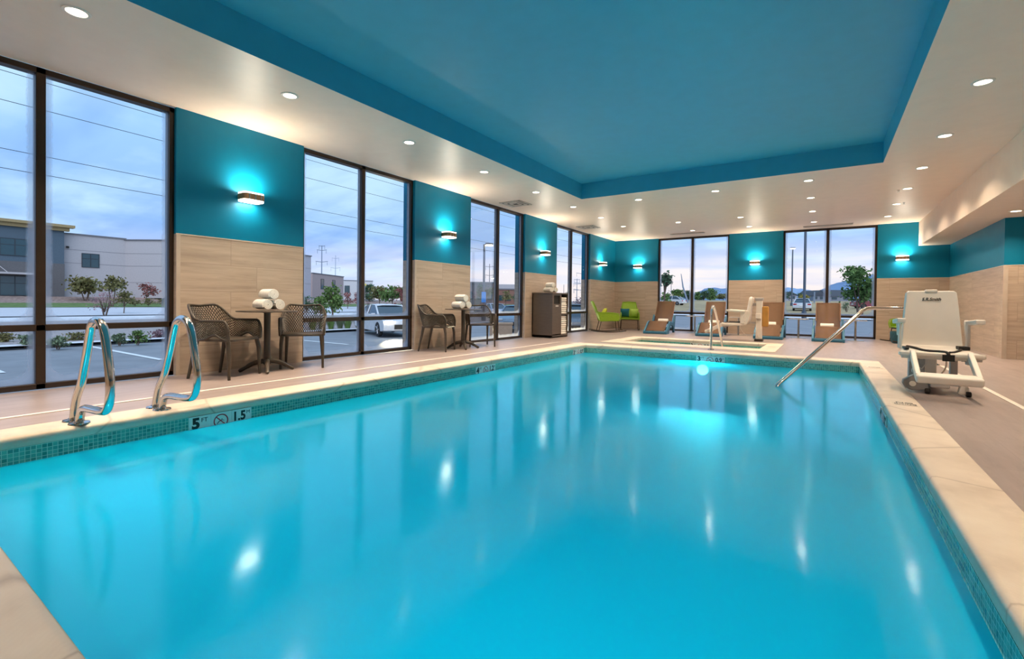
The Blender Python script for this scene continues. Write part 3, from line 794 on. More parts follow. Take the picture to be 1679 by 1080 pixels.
# ------------------------------------------------------------------ towels
def towel_mesh(r=.068, L=.25, turns=3.4, name='rolled_towel'):
    """terry towel rolled up: a spiral ribbon along local x"""
    b = MB(); n = int(turns * 18); th = r / turns * .86; outer = []; inner = []
    for i in range(n + 1):
        a = 2 * PI * turns * i / n; rr = .010 + (r - .010) * i / n
        outer.append((rr * math.cos(a), rr * math.sin(a))); ri = max(.002, rr - th); inner.append((ri * math.cos(a), ri * math.sin(a)))
    rows = []
    for xx, k in ((-L / 2, .95), (-L / 2 + .012, 1.), (0, 1.005), (L / 2 - .012, 1.), (L / 2, .95)):
        rows.append((b.ring([(xx, y * k, z * k) for y, z in outer]), b.ring([(xx, y, z) for y, z in inner])))
    for (o0, i0), (o1, i1) in zip(rows, rows[1:]):
        b.bridge(o0, o1, False); b.bridge(i0, i1, False); b.f.append((o0[0], o1[0], i1[0], i0[0])); b.mi.append(0); b.f.append((o0[-1], i0[-1], i1[-1], o1[-1])); b.mi.append(0)
    for o_, i_ in (rows[0], rows[-1]): b.bridge(o_, i_, False)
    return b.build(name, TOWEL, smooth=True, angle=60)
tw = towel_mesh(); TWR = .069
def place_towel(x, y, z, rz, label, group, first=[True]):
    if first[0]: o = tw; first[0] = False
    else: o = tw.copy(); COL.objects.link(o)
    o.location = (x, y, z); o.rotation_euler = (random.choice((.3, 1.1, 2.0)), 0, rz); return tag(o, label, 'towel', group)
def towel_stack(x, y, z, rz, where, group):
    c, s_ = math.cos(rz), math.sin(rz); px, py = -s_ * TWR, c * TWR
    place_towel(x - px, y - py, z + TWR, rz, 'white rolled towel at bottom left of the pile on %s' % where, group)
    place_towel(x + px, y + py, z + TWR, rz, 'white rolled towel at bottom right of the pile on %s' % where, group)
    place_towel(x - px * .15, y, z + TWR * 2.74, rz, 'white rolled towel on top of the pile on %s' % where, group)
towel_stack(-5.42, 3.0, .7035, math.radians(-4), 'the nearer bistro table', 'rolled towels on the nearer bistro table')
towel_stack(-5.35, 6.42, .7035, math.radians(-12), 'the farther bistro table', 'rolled towels on the farther bistro table')

# towel cabinet
t = thing('towel_cabinet', 'tall taupe towel cabinet with linen bin and open shelves by the fourth window', 'cabinet', (-5.825, 9.62, 0))
cw, cd, chh = .79, .55, 1.065   # along y, depth x, height
b = MB(); th = .022
b.box(0, cd, 0, th, .03, chh - .03); b.box(0, cd, cw - th, cw, 0, chh - .03); b.box(0, th, 0, cw, .03, chh - .03); b.box(0, cd, .425, .425 + th, .03, chh - .03)
b.box(0, cd, 0, cw, .03, .06); b.box(0, cd, .425, cw, .535, .557)
b.build('carcass', CABM, t)
MB().box(-.005, cd + .012, -.01, cw + .01, chh - .03, chh).build('top_panel', CABM, t, bevel=.004)
b = MB(); b.box(cd - .02, cd, th, .425, .085, .80).box(cd - .02, cd, th, .07, .80, 1.035).box(cd - .02, cd, .385, .425, .80, 1.035).box(cd - .02, cd, .07, .385, 1.0, 1.035)
dr = b.build('bin_door', CABM, t)
text('lettering', 'LINEN', .052, TEXTW, dr, (cd + .0012, .223, .735), (PI / 2, 0, PI / 2), bold=.001)
MB().box(.03, cd - .03, th + .005, .42, .10, 1.03).build('bin_liner', CABIN, t)
MB().box(.04, cd - .03, .02, cw - .02, 0, .03).build('plinth', CABIN, t)
def folded(name='folded_towel'):
    b = MB(); prof = []
    w, h2 = .30, .052
    for x, z in rounded(.30, .052, .024, 5, 0, .026): prof.append((x, z))
    b.prism(prof, -.14, .14, 'y'); return b.build(name, TOWEL, bevel=.01, seg=2)
ft = folded(); n = 0
for lev, z0, cnt, gname in ((0, .062, 9, 'lower'), (1, .559, 8, 'upper')):
    for kq in range(cnt):
        o = ft if n == 0 else ft.copy()
        if n: COL.objects.link(o)
        n += 1
        o.location = (-5.825 + .37 + random.uniform(-.012, .008), 9.62 + .61, z0 + kq * .0505); o.rotation_euler = (0, 0, PI / 2 * 0 + random.uniform(-.03, .03)); o.scale = (1.1, 1.03, .96)
        tag(o, 'white folded towel, %s from the bottom in the %s cabinet shelf' % (('lowest', 'second', 'third', 'fourth', 'fifth', 'sixth', 'seventh', 'eighth', 'ninth')[kq], gname), 'towel', 'folded towels on the %s shelf of the cabinet' % gname)
towel_stack(-5.55, 10.02, chh + .001, math.radians(-20), 'the towel cabinet', 'rolled towels on top of the cabinet')

# ------------------------------------------------------------------ lime rockers
def rocker_proto():
    t = thing('rocking_chair', 'x', 'rocking chair', group='lime green rocking chairs')
    # woven shell: seat, tall leaning back, low sides
    P = lambda x, y, z: Vector((x, y, z))
    b = MB(); b.obox((.06, 0, .345), (.52, .50, .03), (0, -.06, 0)); b.build('seat', LIME, t, bevel=.012)
    b = MB()
    lo, hi = [], []
    for q in range(9):
        v = q / 8; x = -.19 - .26 * v; z = .33 + .545 * v; hwid = .26 - .05 * v + .02 * math.sin(PI * v)
        lo.append([(x + .03 * (1 - (y / hwid) ** 2) * -1, y, z) for y in [hwid * (w_ / 4 - 1) for w_ in range(9)]])
    rows = [b.ring(r) for r in lo]
    for r0, r1 in zip(rows, rows[1:]): b.bridge(r0, r1, False)
    o = b.build('backrest', LIME, t, smooth=True, angle=80); sd = o.modifiers.new('thick', 'SOLIDIFY'); sd.thickness = .022; sd.offset = 0
    for sy in (-1, 1):
        b = MB(); poly = [(-.235, .31), (.28, .325), (.315, .45), (.28, .525), (-.05, .545), (-.30, .56)]
        b.prism(poly, sy * .262 - .012, sy * .262 + .012, 'y'); b.build('side_panel', LIME, t, bevel=.008)
    M = MB()
    for sy in (-1, 1):
        M.tube(smooth_path([(-.435, sy * .20, .87), (-.36, sy * .235, .72), (-.29, sy * .268, .575), (-.05, sy * .272, .555), (.26, sy * .272, .54), (.325, sy * .272, .46), (.30, sy * .272, .33)], 5), .011, 8)
    M.tube([(-.435, -.20, .87), (-.45, 0, .885), (-.435, .20, .87)], .011, 8)
    M.build('frame_edge', LIME, t, smooth=True)
    for sy in (-1, 1):
        y = sy * .255
        for xa, xb in ((.27, .30), (-.20, -.27), (.08, .10), (-.34, -.40)):
            if xa == .08: continue
            z0 = .018 + .17 * (xb - .0) ** 2 * 1.05
            if xa != -.34: MB().tube([(xa, y, .335), (xb, y * 1.06, z0 + .01)], .010, 8).build('leg', DKBROWN, t, smooth=True)
        MB().tube([(x / 20, y * 1.06, .013 + .17 * (x / 20) ** 2) for x in range(-10, 11)], .013, 8).build('rocker', DKBROWN, t, smooth=True)
    MB().tube([(.27, -.255, .328), (.27, .255, .328)], .010, 8).build('cross_bar', DKBROWN, t, smooth=True)
    MB().tube([(-.20, -.255, .328), (-.20, .255, .328)], .010, 8).build('cross_bar', DKBROWN, t, smooth=True)
    return t
rk = rocker_proto(); rk.location = (-5.24, 12.86, 0); rk.rotation_euler = (0, 0, math.radians(30)); rk['label'] = 'lime green rocking chair side-on below the left wall corner sconce'
dup(rk, (-5.06, 14.22, 0), math.radians(-68), 'lime green rocking chair facing out before the far wall corner')
rk3 = (1.66, 13.95, 0); dup(rk, rk3, math.radians(200), 'lime green rocking chair partly hidden behind the near pool lift')
def cushion(loc, rot, mat, label, sx=.40, sz=.30):
    b = MB(); n = 8; N = []
    for f in (-1, 1):
        for i in range(n + 1):
            for j in range(n + 1):
                u, v = i / n * 2 - 1, j / n * 2 - 1; pz = max(0., (1 - abs(u) ** 2.6) * (1 - abs(v) ** 2.6)) ** .5
                b.v.append((u * sx / 2 * (1 - .06 * (1 - v * v)), f * pz * .06, v * sz / 2 * (1 - .06 * (1 - u * u))))
    q = (n + 1) ** 2
    for f in range(2):
        for i in range(n):
            for j in range(n):
                a = f * q + i * (n + 1) + j; b.f.append((a, a + 1, a + n + 2, a + n + 1)); b.mi.append(0)
    o = b.build('cushion', mat, smooth=True, angle=180); o.location = loc; o.rotation_euler = rot; return tag(o, label, 'cushion', 'cushions on the rocking chairs')
def on_rocker(base, rz, lx, ly, lz, lean):
    c, s_ = math.cos(rz), math.sin(rz); return (base[0] + c * lx - s_ * ly, base[1] + s_ * lx + c * ly, lz), (lean, 0, rz - PI / 2 + PI)
def cush(base, deg, lx, ly, lz, mat, label, lean=-.45, **k):
    loc, rot = on_rocker(base, math.radians(deg), lx, ly, lz, lean); cushion(loc, rot, mat, label, **k)
cush((-5.24, 12.86), 30, -.10, .0, .555, PILYEL, 'pale yellow cushion on the side-on rocking chair', .45)
cush((-5.06, 14.22), -68, -.07, -.145, .535, PILTEAL, 'blue cushion on the left half of the corner rocking chair', .45, sx=.28)
cush((-5.06, 14.22), -68, -.06, .135, .53, PILLIME, 'pale green cushion on the right half of the corner rocking chair', .45, sx=.27)
b = MB(); b.lathe([(.09, .0), (.12, .02), (.145, .12), (.15, .22), (.145, .27), (.13, .27), (.135, .22), (.10, .03)], (1.40, 13.75, 0), 24)
o = b.build('dark_teal_form', pm('dark_teal_surface', (.012, .07, .10), .6, vary=.2, vscale=30), smooth=True); tag(o, 'dark teal rounded basket on the deck under the hidden rocking chair', 'form')  # rounded dark teal solid filling the space below the seat

# ------------------------------------------------------------------ loungers, side tables
def lounger_proto():
    t = thing('chaise_lounge', 'x', 'sun lounger', group='brown sling loungers before the far windows')
    # local +x: from the foot (0) to the head (1.45); sling profile
    prof = smooth_path([(0.02, 0, .085), (.18, 0, .17), (.40, 0, .30), (.52, 0, .335), (.64, 0, .325), (.82, 0, .265), (.93, 0, .262), (1.02, 0, .33), (1.20, 0, .56), (1.36, 0, .78), (1.44, 0, .895)], 6)
    hw = .25
    b = MB(); rows = [b.ring([(p.x, y, p.z) for y in (-hw, 0, hw)]) for p in prof]
    for r0, r1 in zip(rows, rows[1:]): b.bridge(r0, r1, False)
    o = b.build('sling', SLING, t, smooth=True, angle=80); sd = o.modifiers.new('thick', 'SOLIDIFY'); sd.thickness = .008; sd.offset = 0
    # resin sides with an arch under the knee
    outer = [(p.x, p.z + .012) for p in smooth_path([(0.0, 0, .06), (.18, 0, .15), (.40, 0, .285), (.52, 0, .325), (.64, 0, .32), (.80, 0, .28), (.95, 0, .285), (1.03, 0, .35), (1.14, 0, .50)], 5)]
    inner = [(1.20, .47), (1.13, .25), (1.10, .05), (1.13, 0), (.99, 0), (.96, .06), (.90, .15), (.80, .205), (.68, .225), (.58, .215), (.46, .16), (.36, .06), (.33, 0), (0, 0)]
    for sy in (-1, 1):
        b = MB(); b.prism(outer + inner, sy * (hw + .045) - .024 * 1, sy * (hw + .045) + .024, 'y'); b.build('side_frame', LBLUE, t, bevel=.008)
    b = MB(); b.box(-.01, .09, -hw - .03, hw + .03, 0, .075); b.build('foot_bar', LBLUE, t, bevel=.02)
    b = MB(); b.box(1.02, 1.07, -hw - .02, hw + .02, .1, .15); b.build('rear_bar', LBLUE, t, bevel=.01)
    M = MB()
    for sy in (-1, 1): M.tube([(1.10, sy * hw, .45), (1.44, sy * hw, .897)], .012, 8)
    M.tube([(1.44, -hw, .897), (1.44, hw, .897)], .012, 8); M.build('back_frame', pm('sling_edge_brown', (.20, .10, .055), .6), t, smooth=True)
    return t
lg = lounger_proto()
LPOS = [(-3.89, 12.95, 93.5, 'leftmost brown sling lounger, beside the corner rocking chair'), (-2.50, 12.93, 93, 'brown sling lounger behind the spa handrail'), (-1.145, 12.95, 90, 'brown sling lounger behind the far pool lift column'), (.075, 12.98, 90, 'rightmost brown sling lounger, behind the sloping handrail')]
for i, (x, y, a, lb) in enumerate(LPOS):
    if i == 0: lg.location = (x, y, 0); lg.rotation_euler = (0, 0, math.radians(a)); lg['label'] = lb
    else: dup(lg, (x, y, 0), math.radians(a), lb)
    ca, sa = math.cos(math.radians(a)), math.sin(math.radians(a)); q = .905
    off = (-.03, -.02, .03, .02)[i]
    o = tw.copy(); COL.objects.link(o); o.location = (x + ca * q - sa * off, y + sa * q + ca * off, .268 + .069); o.rotation_euler = (1.0, 0, math.radians(a - 90)); o.scale = (1.1, 1, 1)
    tag(o, 'white rolled towel on the %s' % ('leftmost lounger', 'lounger behind the spa handrail', 'lounger behind the far pool lift', 'rightmost lounger')[i], 'towel', 'rolled towels on the loungers')
SIDEM = pm('side_table_laminate', (.42, .40, .40), .3, vary=.05)
def sidetable_proto():
    t = thing('side_table', 'x', 'side table', group='pedestal side tables between the loungers')
    MB().prism(rounded(.44, .40, .05, 4), .478, .495, 'z').build('tabletop', SIDEM, t, bevel=.003)
    MB().lathe([(.022, .012), (.022, .478)], seg=14).build('pole', BRUSHED, t, smooth=True)
    MB().prism(rounded(.34, .34, .05, 4), 0, .012, 'z').build('base_plate', BRUSHED, t, bevel=.003); return t
sdt = sidetable_proto()
for i, (x, y, lb) in enumerate(((-3.10, 14.15, 'pedestal side table right of the leftmost lounger'), (-1.955, 14.1, 'pedestal side table before the tiled pier, behind the far lift seat'), (-.55, 14.1, 'pedestal side table left of the rightmost lounger'), (.625, 14.0, 'pedestal side table right of the rightmost lounger'))):
    if i == 0: sdt.location = (x, y, 0); sdt['label'] = lb
    else: dup(sdt, (x, y, 0), 0, lb)

# ------------------------------------------------------------------ pool lifts
def pool_lift(loc, rz, label, wheels):
    """local +x is the way the seat faces; the column stands at the origin"""
    t = thing('pool_lift', label, 'pool lift', loc, rz, 'ivory pool lifts')
    cu = MB(); cu.box(-.062, .062, -.075, .075, .05, .94); cu.build('column', LIFTW, t, bevel=.012)
    cp = MB(); cp.box(-.075, .085, -.09, .09, .93, 1.0); cp.build('column_cap', LIFTG, t, bevel=.012)
    MB().box(-.09, .09, -.10, .10, 0, .05).build('base_socket', DKBROWN, t, bevel=.006)
    # arm that carries the seat
    MB().prism([(.05, .90), (.15, .86), (.16, .80), (.07, .82)], -.035, .035, 'y').build('lift_arm', LIFTG, t, bevel=.006)
    MB().box(.08, .20, -.03, .03, .40, .44).build('lift_arm', LIFTG, t)
    # seat shell: backrest tapering to the top and running into the pan
    b = MB(); rows = []
    for px, pz, hwid in ((.165, 1.005, .175), (.168, .985, .198), (.175, .93, .205), (.20, .75, .218), (.218, .60, .228), (.225, .50, .235), (.245, .43, .24), (.30, .405, .245), (.45, .40, .265), (.66, .392, .285), (.72, .385, .29)):
        rows.append(b.ring([(px + .015 * abs(w_) ** 2, hwid * w_, pz) for w_ in (-1, -.93, -.75, -.4, 0, .4, .75, .93, 1)]))
    for r0, r1 in zip(rows, rows[1:]): b.bridge(r0, r1, False)
    o = b.build('seat_shell', LIFTW, t, smooth=True, angle=80); sd = o.modifiers.new('thick', 'SOLIDIFY'); sd.thickness = .065; sd.offset = -.6
    bv = o.modifiers.new('bevel', 'BEVEL'); bv.width = .012; bv.segments = 2; bv.limit_method = 'ANGLE'; bv.angle_limit = math.radians(50)
    text('lettering', 'S.R.Smith', .042, TEXTK, o, (.198 + .002, 0, .905), (PI / 2 - .11, 0, PI / 2), shear=.25, bold=.0012, sx=.95)
    MB().box(.15, .19, -.05, .05, .99, 1.02).build('grab_handle', LIFTW, t, bevel=.008)
    b = MB(); b.obox((.725, 0, .382), (.055, .62, .045)); b.build('seat_front_rail', LIFTW, t, bevel=.014)
    for sy in (-1, 1):
        b = MB(); b.obox((.46, sy * .285, .690), (.40, .07, .045), (0, -.06, 0)); b.obox((.25, sy * .265, .62), (.05, .035, .18), (0, -.5, 0)); b.build('armrest', LIFTW, t, bevel=.01)
        MB().box(.27, .36, sy * .262 - .012, sy * .262 + .012, .40, .66).build('arm_support', LIFTW, t, bevel=.006)
        b = MB(); b.obox((.90, sy * .205, .295), (.40, .04, .07), (0, .50, 0)); b.build('footrest_strut', LIFTW, t, bevel=.008)
        MB().lathe([(.016, -.02), (.016, .02)], (.70, sy * .17, .345), 10, 'y').build('knob', BLACK, t)
        MB().box(.655, .735, sy * .205 - .022, sy * .205 + .022, .30, .37).build('hinge', LIFTG, t, bevel=.006)
    b = MB(); b.obox((1.08, 0, .195), (.11, .45, .075), (0, .25, 0)); b.build('footrest', LIFTW, t, bevel=.018, seg=3)
    # straps and buckle
    b = MB(); b.tube(smooth_path([(.32, -.20, .425), (.52, -.15, .422), (.66, -.10, .412), (.72, .02, .412), (.755, .05, .40), (.76, .055, .35)], 4), .013, 6); b.tube(smooth_path([(.32, .20, .425), (.5, .18, .422), (.68, .1, .410), (.74, .06, .41)], 4), .011, 6); b.obox((.765, .05, .36), (.02, .085, .06)); b.obox((.36, .22, .435), (.14, .08, .03)); b.obox((.56, -.24, .425), (.22, .03, .02)); b.build('safety_strap', BLACK, t)
    b = MB(); b.tube(smooth_path([(.4, -.02, .39), (.38, -.06, .25), (.30, -.12, .14), (.2, -.05, .12), (.06, -.02, .2)], 5), .006, 6); b.build('cable', LIFTW, t, smooth=True)
    MB().tube(smooth_path([(.02, .09, .5), (.05, .14, .35), (.03, .15, .2), (.0, .09, .08)], 5), .008, 6).build('cable', LIFTW, t, smooth=True)
    MB().tube(smooth_path([(-.03, -.09, .93), (-.05, -.13, .6), (-.03, -.13, .3), (0, -.085, .1)], 5), .01, 6).build('cable', LIFTW, t, smooth=True)
    MB().box(-.05, .06, .078, .15, .52, .64).build('control_box', LIFTW, t, bevel=.01)
    if wheels:
        b = MB(); b.box(-.05, .75, -.07, .07, .07, .12); b.build('base_beam', LIFTG, t, bevel=.01)
        b = MB(); b.obox((.62, 0, .115), (.07, .42, .06)); b.build('axle_beam', LIFTG, t, bevel=.01)
        b = MB(); b.box(.28, .36, -.19, -.06, .10, .40); b.build('support_leg', LIFTG, t, bevel=.008)
        b = MB(); b.box(.30, .35, .13, .19, .10, .40); b.build('support_leg', LIFTG, t, bevel=.008)
        # wheel housings: y- is on the pool side after turning
        b = MB(); b.prism([(-.275, .085), (-.265, .12), (-.20, .165), (-.15, .195), (-.085, .16), (-.07, .03), (-.20, .02), (-.25, .04)], .615, .69, 'x'); h = b.build('wheel_housing', pm('lift_dark_grey', (.27, .255, .25), .45), t, bevel=.012)
        MB().lathe([(.026, .688), (.026, .697), (.012, .699)], (0, -.195, .085), 18, 'x').build('hub_cap', LIFTW, h, smooth=True)
        MB().lathe([(.010, .688), (.010, .697)], (0, -.115, .148), 12, 'x').build('bolt', LIFTW, h, smooth=True)
        b = MB(); b.prism(rounded(.085, .06, .025, 4, -.15, .205), .56, .64, 'x'); b.build('winch_drum', LIFTG, t, bevel=.006)
        b = MB(); b.prism([(.135, .02), (.15, .10), (.175, .125), (.205, .115), (.215, .03), (.20, .015)], .63, .70, 'x'); b.build('wheel_housing', LIFTW, t, bevel=.012)
        for yy in (-.085, .205): MB().lathe([(.022, yy - .018), (.026, yy - .013), (.026, yy + .013), (.022, yy + .018)], (.70, 0, .026), 16, 'y').build('wheel', BLACK, t, smooth=True)
        text('lettering', 'Viper', .03, TEXTK, t, (.657, -.075, .105), (PI / 2, 0, PI / 2), bold=.0008, shear=.2)
    else:
        b = MB(); b.box(-.19, -.064, -.065, .065, .34, .80); b.build('battery_pack', OCHRE, t, bevel=.02)
    return t
pool_lift((.925, 6.70, 0), -PI / 2, 'ivory pool lift seat on wheels, facing the camera on the right deck', True)
pool_lift((-1.25, 12.15, 0), PI, 'ivory pool lift seen side-on beside the spa, with an ochre pack', False)

# ------------------------------------------------------------------ outdoors
def lerp_prof(prof, q):
    if q <= prof[0][0]: return prof[0][1]
    for (a, za), (b, zb) in zip(prof, prof[1:]):
        if q <= b: return za + (zb - za) * (q - a) / (b - a)
    return prof[-1][1]
ZW = [(5.8, -.8), (40, -.75), (55, -.7), (69, -.35), (76, 0), (83, .75), (300, 1.2)]
ZF = [(15, -.35), (30, -.3), (52, -.1), (130, 1.8), (320, 3.2), (700, 4)]
def phi(x, y): return math.degrees(math.atan2(-x, max(y, .01)))
def ground(x, y):
    w = min(1, max(0, (phi(x, y) - 18) / 5)); w = w * w * (3 - 2 * w)
    return lerp_prof(ZW, -x) * w + lerp_prof(ZF, y) * (1 - w)
def hz(u): return 495 + (u - 840) * .0119
def at(u, d):
    r = (u - 839.5) / 769.76
    return (r * math.cos(YAW) - math.sin(YAW)) * d, (r * math.sin(YAW) + math.cos(YAW)) * d
def zv(u, v, d): return CAMH + (hz(u) - v) * d / 769.76
def frange(a, b, n): return [a + (b - a) * i / n for i in range(n + 1)]
def sheet(name, xs, ys, mat, off, cond=None):
    b = MB(); id_ = {}
    def v(i, j):
        if (i, j) not in id_: id_[i, j] = len(b.v); b.v.append((xs[i], ys[j], ground(xs[i], ys[j]) + off))
        return id_[i, j]
    for i in range(len(xs) - 1):
        for j in range(len(ys) - 1):
            cx, cy = (xs[i] + xs[i + 1]) / 2, (ys[j] + ys[j + 1]) / 2
            if cx > -6.13 and cy < 15.21: continue
            if cond and not cond(cx, cy): continue
            b.f.append((v(i, j), v(i + 1, j), v(i + 1, j + 1), v(i, j + 1))); b.mi.append(0)
    return struct(b.build(name, mat))
ASPH = pm('asphalt', (.25, .255, .275), .85, vary=.12, vscale=1.2, bump=.2, bscale=60)
CONC = pm('pale_concrete', (.72, .70, .72), .8, vary=.06, vscale=.8)
LAWN = pm('lawn_grass', (.13, .20, .055), .9, vary=.3, vscale=2, bump=.5, bscale=30)
DRYG = pm('dry_field_grass', (.40, .29, .15), .95, vary=.35, vscale=.35, bump=.6, bscale=6)
ROCK = pm('red_landscape_rock', (.34, .235, .20), .9, vary=.45, vscale=3.5, bump=.8, bscale=7)
GRAV = pm('bed_gravel', (.36, .30, .29), .9, vary=.35, vscale=7, bump=.5, bscale=40)
xs = [-300, -240, -190, -150, -125, -105, -95, -88, -83, -80, -76, -72, -69, -64, -60, -55, -50, -45, -40, -36, -31, -27, -23, -20, -17, -14, -11, -9, -7.5, -6.15, -3, 0, 3, 6, 9, 12, 16, 22, 30, 45, 70, 110, 170, 260]
ys = [-60, -40, -25, -15, -8, -2, 3, 7, 11, 15.2, 18, 21, 25, 30, 34, 38, 42, 46, 50, 54, 60, 66, 74, 84, 95, 108, 120, 130, 150, 180, 230, 320, 450, 700]
sheet('ground', xs, ys, ASPH, -.02)
wc = lambda x, y: phi(x, y) > 21
fc = lambda x, y: phi(x, y) < 21 and y > 15.2
ysw = frange(-40, 170, 70)
sheet('kerb', frange(-21.0, -20.3, 1), ysw, CONC, .10, wc)
sheet('planting_bed', frange(-30.4, -21.0, 3), ysw, GRAV, .06, wc)
sheet('kerb', frange(-33, -30.4, 1), ysw, CONC, .05, wc)
sheet('verge', frange(-40, -33, 2), ysw, GRAV, .04, wc)
sheet('sidewalk', frange(-47, -40, 2), ysw, CONC, .05, wc)
sheet('road', frange(-68, -50, 4), ysw, pm('road_grey', (.60, .59, .63), .8, vary=.06), .03, wc)
sheet('lawn', frange(-76, -68, 3), ysw, LAWN, .06, wc)
sheet('rock_bank', frange(-83.2, -76, 4), ysw, ROCK, .05, wc)
for i, (ya, yb) in enumerate(((2.2, 2.35), (5.1, 5.25), (8.0, 8.15), (10.9, 11.05), (-.7, -.55))):
    b = MB(); b.quad((-20.2, ya, -.795), (-14.5, ya, -.795), (-14.5, yb, -.795), (-20.2, yb, -.795)); struct(b.build('parking_line', pm('white_road_paint', (.8, .8, .8), .7)))
xsf = frange(-70, 70, 56)
sheet('sidewalk', xsf, frange(42, 47, 2), CONC, .05, fc)
sheet('field', frange(-90, 90, 60), frange(54, 132, 16), DRYG, .05, fc)
sheet('road', frange(-120, 120, 60), frange(132, 150, 3), CONC, .06, fc)

def mountain(name, pts, d, depth, mat, label):
    """ridge given as (u, v) skyline points at distance d, with slopes running back and forward"""
    b = MB(); rows = []
    for k, (dk, f) in enumerate(((-depth, 0.), (-depth * .5, .55), (0, 1.), (depth * .6, .6))):
        row = []
        for i, (u, v) in enumerate(pts):
            x, y = at(u, d + dk); x0, y0 = at(u, d); zt = zv(u, v, d)
            jit = (math.sin(i * 7.3 + k * 2.1) * .06 + 1) if 0 < f < 1 else 1
            row.append((x, y, -2 + (zt + 2) * f * jit))
        rows.append(b.ring(row))
    for r0, r1 in zip(rows, rows[1:]): b.bridge(r0, r1, False)
    o = b.build(name, mat, smooth=True, angle=180); struct(o); o['label'] = label; return o
MTN = pm('haze_tinted_slope', (.17, .26, .42), 1., vary=.1, vscale=.01)  # distance haze is put into the slope colour
MTN2 = pm('far_haze_tinted_slope', (.27, .37, .54), 1., vary=.06, vscale=.01)  # more haze mixed into this farther range's colour
def dense(p, n=5):
    return [(q.x, q.y + (math.sin(i * 1.7) + math.sin(i * .9 + 1)) * .35) for i, q in enumerate(smooth_path([(u, v, 0) for u, v in p], n))]
mountain('mountain', dense([(1000, 500), (1060, 496), (1090, 491), (1112, 486), (1140, 480), (1155, 474), (1163, 472), (1185, 473), (1205, 472), (1240, 476), (1275, 484), (1300, 494), (1330, 498)]), 1500, 400, MTN, 'haze-blue wooded hill on the skyline of the left far window')
mountain('mountain', dense([(1250, 482), (1275, 475), (1290, 472), (1305, 473), (1322, 475), (1340, 478), (1360, 484), (1385, 492)]), 2300, 500, MTN2, 'haze-paled distant range left of the thick post')
mountain('mountain', dense([(1300, 497), (1326, 486), (1340, 478), (1353, 472), (1368, 465), (1385, 461), (1400, 458), (1415, 455), (1432, 450), (1450, 444), (1500, 436), (1600, 440), (1750, 480)]), 1500, 400, MTN, 'haze-blue wooded slope rising to the right in the right far window')

# --- trees and shrubs
BARK = pm('bark', (.13, .09, .065), .9, vary=.3, vscale=12)
def leafm(name, col): return pm('leaf_' + name, col, .8, vary=.35, vscale=3)
LG, LO, LR, LD, LY, LM, LP = leafm('green', (.11, .19, .045)), leafm('olive', (.16, .145, .05)), leafm('red', (.26, .085, .075)), leafm('dark', (.055, .11, .055)), leafm('yellow', (.30, .24, .04)), leafm('mauve', (.22, .13, .15)), leafm('pink', (.34, .19, .21))
LS = leafm('sage', (.16, .21, .12))
RNG = random.Random(11)
def plant(name, label, cat, u, d, vtop, wpx, mat, vcrown=None, n=260, leaf=None, trunks=1, group=None, sparse=0., lean=0., vbase=None):
    """a tree or shrub of its own: trunk(s) and branches carrying a crown of small leaf blades"""
    x, y = at(u, d); z0 = ground(x, y) if vbase is None else zv(u, vbase, d)
    z0 = max(z0, ground(x, y) - .05); ht = max(.25, zv(u, vtop, d) - z0); w = wpx * d / 769.76
    cb = ht * .12 if vcrown is None else max(.05, zv(u, vcrown, d) - z0)
    t = thing(name, label, cat, (x, y, z0), 0, group)
    R = RNG; lf = (leaf * 1.25) if leaf else max(.06, w * .125)
    clumps = []
    nc = max(5, int(9 + 5 * R.random()))
    for k in range(nc):
        a = R.uniform(0, 2 * PI); rr = w / 2 * (R.random() ** .5) * .72; hh = R.uniform(.05, .95)
        env = math.sin(PI * min(1, .18 + hh * .80)) ** .7
        clumps.append(Vector((rr * env * math.cos(a) + lean * hh, rr * env * math.sin(a), cb + (ht - cb) * (.12 + .76 * hh))))
    M = MB()
    for k in range(trunks):
        a = 2 * PI * k / trunks + .4; sp = 0 if trunks == 1 else w * .10
        base = Vector((sp * .4 * math.cos(a), sp * .4 * math.sin(a), 0)); topp = Vector((sp * 2 * math.cos(a) + lean * .5, sp * 2 * math.sin(a), cb + (ht - cb) * .55))
        rt = max(.015, min(.16, ht * .022))
        M.tube([base, base.lerp(topp, .5) + Vector((.02 * ht * math.sin(k), .01 * ht, 0)), topp], [rt, rt * .75, rt * .4], 6)
    for c in clumps:
        s0 = Vector((lean * .2, 0, cb * .9 + (ht - cb) * .1 * R.random())); M.tube([s0, s0.lerp(c, .55) + Vector((0, 0, .03 * ht)), c], [max(.012, ht * .010), max(.009, ht * .007), .006], 5)
    M.build('trunk' if cat == 'tree' else 'stems', BARK, t, smooth=True)
    b = MB()
    for q in range(n):
        c = R.choice(clumps); rad = w * (.17 + .10 * R.random())
        p = c + Vector((R.gauss(0, .55) * rad, R.gauss(0, .55) * rad, R.gauss(0, .5) * rad * min(1.4, (ht - cb) / max(w, .01)) * .8))
        if p.z < .03: p.z = .03 + abs(R.gauss(0, .02))
        if p.z > ht: p.z = ht - R.random() * .1 * ht
        E_ = Euler((R.uniform(-1.2, 1.2), R.uniform(-1.2, 1.2), R.uniform(0, 6.28))).to_matrix(); s_ = lf * R.uniform(.6, 1.3)
        b.quad(*[p + E_ @ Vector(k) * s_ for k in ((-.5, 0, 0), (0, -.32, .08), (.5, 0, 0), (0, .32, .08))])
    b.build('foliage', mat, t)
    return t
